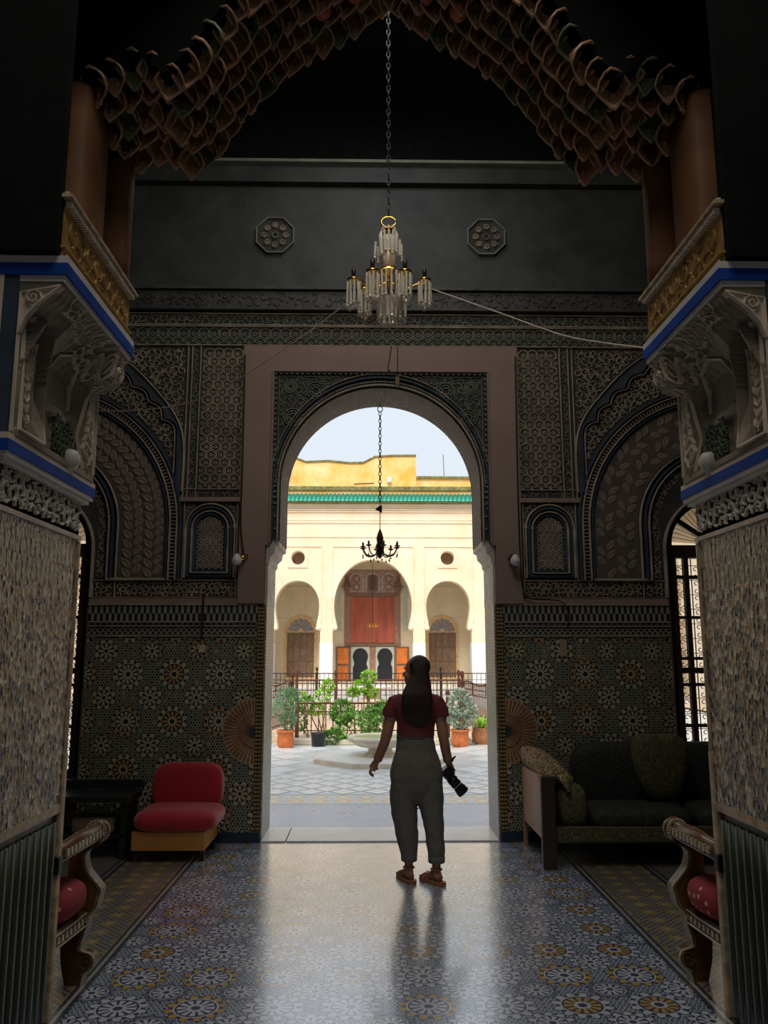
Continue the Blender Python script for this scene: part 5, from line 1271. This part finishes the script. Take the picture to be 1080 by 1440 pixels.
cable('arch_cable', 'two-strand wire hanging from the plaster surround above the arch', [(.10, 7.44, 4.52), (.08, 7.44, 4.38), (.07, 7.43, 4.28), (.15, 7.43, 4.25), (.16, 7.44, 4.52)], .004, BRONZE)
t = thing('wall_switch', 'small ivory socket on the zellige wall left of the doorway', 'switch', (-1.605, 7.47, 1.66)); MB().rbox(-.03, .03, -.015, .01, -.035, .035, .005).build('plate', PLASTW, t); MB().tube([(-.03, -.01, .03), (-.065, -.02, -.02)], .006, 6).build('pull_tab', PLASTW, t)
t = thing('wall_tag', 'pale pinkish card fixed on the zellige wall right of the doorway', 'sign', (1.655, 7.474, 1.665)); MB().rbox(-.032, .032, -.008, .004, -.075, .075, .003).build('card', simple('card_paper', (.36, .25, .18), .8), t)
for z in (.03, -.02): MB().rbox(-.018, .018, -.0095, -.007, z, z + .006, .0005).build('print_line', SHUT, t)
t = tag(MB().rbox(-.025, .025, -.05, .0, -.05, .04, .006).build('junction_box', BRONZE), 'small dark box fixed at the crown of the door arch', 'box'); t.location = (.155, 7.46, 4.165)

# ================================================================== PERSON
wm = thing('woman', 'woman seen from behind with long dark hair, maroon shirt and grey trousers', 'person', (.25, 6.24, 0))
def rot(p, a): return Vector((p[0] * cos(a) - p[1] * sin(a), p[0] * sin(a) + p[1] * cos(a), p[2]))
def ell(mb, c, r3, yaw=0, hc=None, n=24, m=16, tilt=0):
    vs = []
    for j in range(m + 1):
        a = -pi / 2 + pi * j / m
        for i in range(n):
            t = 2 * pi * i / n; p = Vector((r3[0] * cos(a) * cos(t), r3[1] * cos(a) * sin(t), r3[2] * sin(a)))
            if tilt: p = Matrix.Rotation(tilt, 3, 'X') @ p
            p = p + Vector(c)
            if hc: p = rot(p, yaw) + Vector(hc)
            vs.append(p)
    return mb.add(vs, [(j * n + i, j * n + (i + 1) % n, (j + 1) * n + (i + 1) % n, (j + 1) * n + i) for j in range(m) for i in range(n)])
HC = (.0, .015, 1.475); HY = radians(66)
def remesh(o, v, sm=2, disp=0, ds=.1):
    md = o.modifiers.new('r', 'REMESH'); md.mode = 'VOXEL'; md.voxel_size = v; md.use_smooth_shade = True
    if sm: s_ = o.modifiers.new('s', 'SMOOTH'); s_.iterations = sm; s_.factor = .5
    if disp:
        tx = bpy.data.textures.new('folds', 'CLOUDS'); tx.noise_scale = ds
        d = o.modifiers.new('d', 'DISPLACE'); d.texture = tx; d.strength = disp; d.mid_level = .5
B = MB()
ell(B, (0, -.005, .03), (.070, .088, .090), HY, HC); ell(B, (0, .034, -.038), (.055, .058, .076), HY, HC); ell(B, (0, .062, -.085), (.022, .020, .020), HY, HC); ell(B, (0, .068, -.050), (.030, .020, .036), HY, HC)
ell(B, (0, .092, -.008), (.011, .016, .020), HY, HC, 12, 8, .5); ell(B, (0, .098, -.020), (.012, .012, .010), HY, HC, 12, 8); ell(B, (0, .078, .035), (.045, .014, .012), HY, HC, 16, 8)
ell(B, (0, .084, -.051), (.021, .011, .006), HY, HC, 12, 8); ell(B, (0, .082, -.061), (.018, .011, .007), HY, HC, 12, 8)
for s_ in (-1, 1): ell(B, (s_ * .072, -.005, -.01), (.008, .017, .030), HY, HC, 12, 8); ell(B, (s_ * .040, .055, -.025), (.02, .02, .025), HY, HC, 12, 8)
B.tube([(0, -.01, 1.27), (0, -.005, 1.34), (0, .01, 1.43)], [.062, .050, .050], 18)
B.loft([(0, 0, 1.05, .11, .075), (0, 0, 1.2, .13, .085), (0, 0, 1.27, .135, .07), (0, -.005, 1.31, .07, .05)], 20)
B.tube(crom([(-.12, 0, 1.27), (-.175, 0, 1.235), (-.20, -.005, 1.12), (-.232, -.015, .99), (-.262, .01, .91), (-.292, .035, .835)], 4), [.05] * 4 + [.048] * 4 + [.041] * 4 + [.037] * 4 + [.035] * 4 + [.025], 16)
B.tube(crom([(.12, 0, 1.27), (.165, 0, 1.235), (.182, -.005, 1.12), (.20, -.02, .99), (.218, .005, .90), (.235, .03, .825)], 4), [.05] * 4 + [.048] * 4 + [.041] * 4 + [.037] * 4 + [.035] * 4 + [.025], 16)
# left hand, relaxed, bent back with curled fingers
B.tube([(-.290, .033, .84), (-.312, .045, .805), (-.328, .055, .775)], [(.023, .019), (.018, .034), (.017, .036)], 14)
for i, (L, dy) in enumerate(((.060, .030), (.068, .010), (.064, -.010), (.050, -.028))):
    b0 = Vector((-.328, .058 + dy, .780)); q = L / .068
    B.tube(crom([b0, b0 + Vector((-.016, .002, -.024)) * q, b0 + Vector((-.008, .004, -.050)) * q, b0 + Vector((.014, .006, -.060)) * q], 4), [.0095] * 8 + [.008] * 4 + [.0065], 10)
B.tube(crom([(-.300, .070, .81), (-.296, .088, .785), (-.288, .092, .762)], 4), [.011] * 4 + [.009] * 4 + [.007], 10)
# right hand closed round the camera grip
B.tube([(.236, .028, .83), (.246, .035, .80), (.256, .04, .765)], [(.023, .019), (.018, .034), (.019, .035)], 14)
for i, (L, dy) in enumerate(((1.0, .030), (1.1, .010), (1.05, -.010), (.85, -.028))):
    b0 = Vector((.262, .042 + dy, .775))
    B.tube(crom([b0, b0 + Vector((.014, 0, -.026)) * L, b0 + Vector((-.002, 0, -.050)) * L, b0 + Vector((-.028, .0, -.050)) * L], 4), [.0095] * 8 + [.008] * 4 + [.0065], 10)
B.tube(crom([(.238, .060, .80), (.220, .076, .775), (.210, .070, .75)], 4), [.011] * 4 + [.009] * 4 + [.007], 10)
# ankles and feet
FEET = ((-.062, .005, radians(20), 1), (.132, -.055, radians(34), 0))
for fx, fy, yw, _ in FEET:
    R_ = lambda p: rot(p, yw) + Vector((fx, fy, 0))
    B.tube([(fx * .4, -.0, 1.08), (fx * .8, 0, .75), (fx * .95, fy * .6, .42), R_((0, 0, .20)), R_((0, 0, .10)), R_((0, -.005, .055))], [.05, .055, .042, .036, .030, .033], 14)
    B.tube([R_((0, -.045, .045)), R_((0, 0, .055)), R_((0, .07, .045)), R_((0, .13, .034))], [(.024, .026), (.030, .030), (.034, .022), (.038, .014)], 14)
    for k in range(5): x = -.030 + k * .015; B.tube([R_((x, .12, .034)), R_((x * 1.1, .160 - abs(k - 1.2) * .006, .031))], [.010, .008], 8)
body = B.build('body', SKIN, wm, True); remesh(body, .0042, 2)
m = MB()
for s_ in (-1, 1): ell(m, (s_ * .028, .070, .005), (.012, .012, .012), HY, HC, 12, 8)
m.build('eyes', simple('eye_white', (.6, .55, .5), .2), wm, True)
# trousers
T = MB()
T.loft([(-.060, .0, .155, .054, .060), (-.062, 0, .22, .066, .070), (-.078, 0, .34, .086, .088), (-.092, .005, .46, .096, .098), (-.098, .005, .56, .098, .104), (-.095, 0, .66, .100, .108), (-.08, 0, .74, .095, .105)], 28)
T.loft([(.134, -.052, .155, .056, .060), (.130, -.048, .22, .062, .068), (.124, -.035, .34, .070, .082), (.112, -.02, .44, .080, .094), (.100, -.005, .54, .094, .104), (.092, 0, .66, .100, .110), (.08, 0, .74, .095, .105)], 28)
T.loft([(0, 0, .545, .06, .05), (0, 0, .575, .15, .085), (0, -.005, .64, .188, .112), (-.003, -.008, .74, .194, .125), (-.006, -.006, .83, .180, .120), (-.008, 0, .92, .152, .102), (-.010, 0, 1.0, .138, .092), (-.010, 0, 1.035, .136, .090)], 32)
tr = T.build('trousers', PANTS, wm, True); remesh(tr, .007, 3, .020, .11)
for c in ((-.060, 0, .165, .058, .064), (.134, -.052, .165, .060, .064)): MB().loft([(c[0], c[1], .145, c[3] - .004, c[4] - .004), (c[0], c[1], .15, c[3], c[4]), (c[0], c[1], .185, c[3] + .002, c[4] + .002), (c[0], c[1], .19, c[3] - .003, c[4] - .003)], 24).build('rolled_cuff', PANTS, tr, True)
MB().loft([(-.010, 0, 1.0, .139, .094), (-.010, 0, 1.04, .137, .092)], 32).build('waistband', PANTS, tr, True)
H = MB()
H.loft([(-.008, 0, 1.015, .140, .096), (-.008, 0, 1.03, .140, .097), (-.004, 0, 1.10, .142, .100), (0, 0, 1.18, .156, .106), (0, 0, 1.245, .168, .098), (0, -.004, 1.285, .155, .082), (0, -.006, 1.315, .11, .064), (0, -.004, 1.335, .070, .056)], 32)
H.tube([(-.10, 0, 1.275), (-.165, 0, 1.255), (-.195, -.003, 1.20), (-.203, -.005, 1.155)], [.055, .058, .056, .056], 18); H.tube([(.10, 0, 1.275), (.158, 0, 1.255), (.182, -.003, 1.20), (.188, -.005, 1.155)], [.055, .058, .056, .056], 18)
shr = H.build('shirt', SHIRT, wm, True); remesh(shr, .006, 2, .008, .05)
# hair
G_ = MB()
ell(G_, (0, -.026, .045), (.084, .086, .088), HY, HC)
G_.loft([(.012, -.085, 1.085, .040, .014), (.008, -.095, 1.12, .078, .024), (.002, -.105, 1.17, .104, .034), (0, -.105, 1.25, .118, .046), (0, -.088, 1.32, .114, .058), (.014, -.056, 1.39, .092, .068), (.024, -.030, 1.46, .074, .076), (.022, -.014, 1.52, .068, .076), (.012, -.004, 1.565, .050, .055)], 32)
r = random.Random(21)
for i in range(46):
    x = r.uniform(-.105, .108); y0 = -.090 - .03 * (1 - abs(x) / .11); e = 1.095 + abs(x - .01) * .7 + r.uniform(-.02, .02)
    G_.tube([(x * .3 + .015, -.01, 1.53), (x * .66 + .02, -.07, 1.44), (x, y0, 1.33), (x * 1.02 + r.uniform(-.01, .01), y0 - .02, 1.22), (x * .8 + r.uniform(-.015, .015), y0 + .015, e)], [.010, .010, .012, .011, .006], 7)
G_.tube([rot((-.06, -.02, .05), HY) + Vector(HC), rot((-.066, -.03, -.04), HY) + Vector(HC), (-.070, -.07, 1.32)], [.018, .020, .022], 8)
G_.tube([rot((.06, -.01, .06), HY) + Vector(HC), rot((.070, -.02, -.04), HY) + Vector(HC)], [.02, .022], 8)
hr = G_.build('hair', HAIRM, wm, True); remesh(hr, .0045, 6)
# sandals
for (fx, fy, yw, lf) in FEET:
    R_ = lambda p: rot(p, yw) + Vector((fx, fy, 0))
    out = [(-.034, -.06), (-.040, .0), (-.046, .08), (-.046, .13), (-.030, .165), (0, .178), (.028, .168), (.044, .13), (.044, .08), (.036, 0), (.034, -.06), (.018, -.082), (-.018, -.082)]
    s = MB().plate(crom([(*p, 0) for p in out], 3, True), 0, .024, lambda u, v, h: tuple(R_((u, v, h + .001)))).build('sandal', SANDAL, wm)
    for y, hgt, w in ((.125, .050, .012), (.085, .060, .012), (.045, .078, .010)):
        MB().tube([R_((.042 * cos(q), y, .022 + (hgt - .022) * sin(q))) for q in [i * pi / 10 for i in range(11)]], [(w, .003)] * 11 if False else w * .45, 8).build('strap', SANDAL, s, True)
    MB().tube([R_((.038 * cos(q), .0 + .040 * sin(q), .10)) for q in [i * pi / 9 for i in range(19)]], .006, 7).build('ankle_strap', SANDAL, s, True)
    MB().tube([R_((0, -.045, .02)), R_((0, -.048, .06)), R_((0, -.036, .10))], [.014, .012, .008], 8).build('heel_strap', SANDAL, s, True)
MB().tube([(.234 + .029 * cos(q), .028 + .026 * sin(q), .845 - .006 * cos(q)) for q in [i * pi / 8 for i in range(17)]], .012, 8).build('wristband', CAMB, wm, True)
MB().tube([(.262, .02, .85), (.285, .015, .868), (.262, .012, .838)], [.006, .009, .004], 6).build('band_knot', CAMB, wm, True)
# camera in her right hand
ca = thing('camera', "black camera with a long lens held low in the woman's right hand", 'camera', (.25 + .232, 6.24 + .045, .735))
ca.rotation_euler = (0, radians(48), radians(8))
MB().rbox(-.055, .022, -.05, .05, -.035, .040, .010).build('camera_body', CAMB, ca); MB().rbox(-.045, .01, -.045, .005, .038, .062, .008).build('viewfinder_hump', CAMB, ca)
m = MB().tube([(.018, 0, 0), (.03, 0, 0), (.032, 0, 0), (.10, 0, 0), (.105, 0, 0), (.135, 0, 0)], [.034, .034, .038, .038, .035, .036], 24); m.build('lens', CAMB, ca, True)
for x in (.05, .085, .118): MB().tube([(x, 0, 0), (x + .010, 0, 0)], .0405, 24).build('focus_ring', CAMB, ca)
MB().tube([(.13, 0, 0), (.175, 0, 0)], [.043, .046], 24).build('lens_hood', CAMB, ca); MB().tube([(.10, 0, .001), (.103, 0, .001)], .0388, 24).build('lens_mark', WHT, ca)
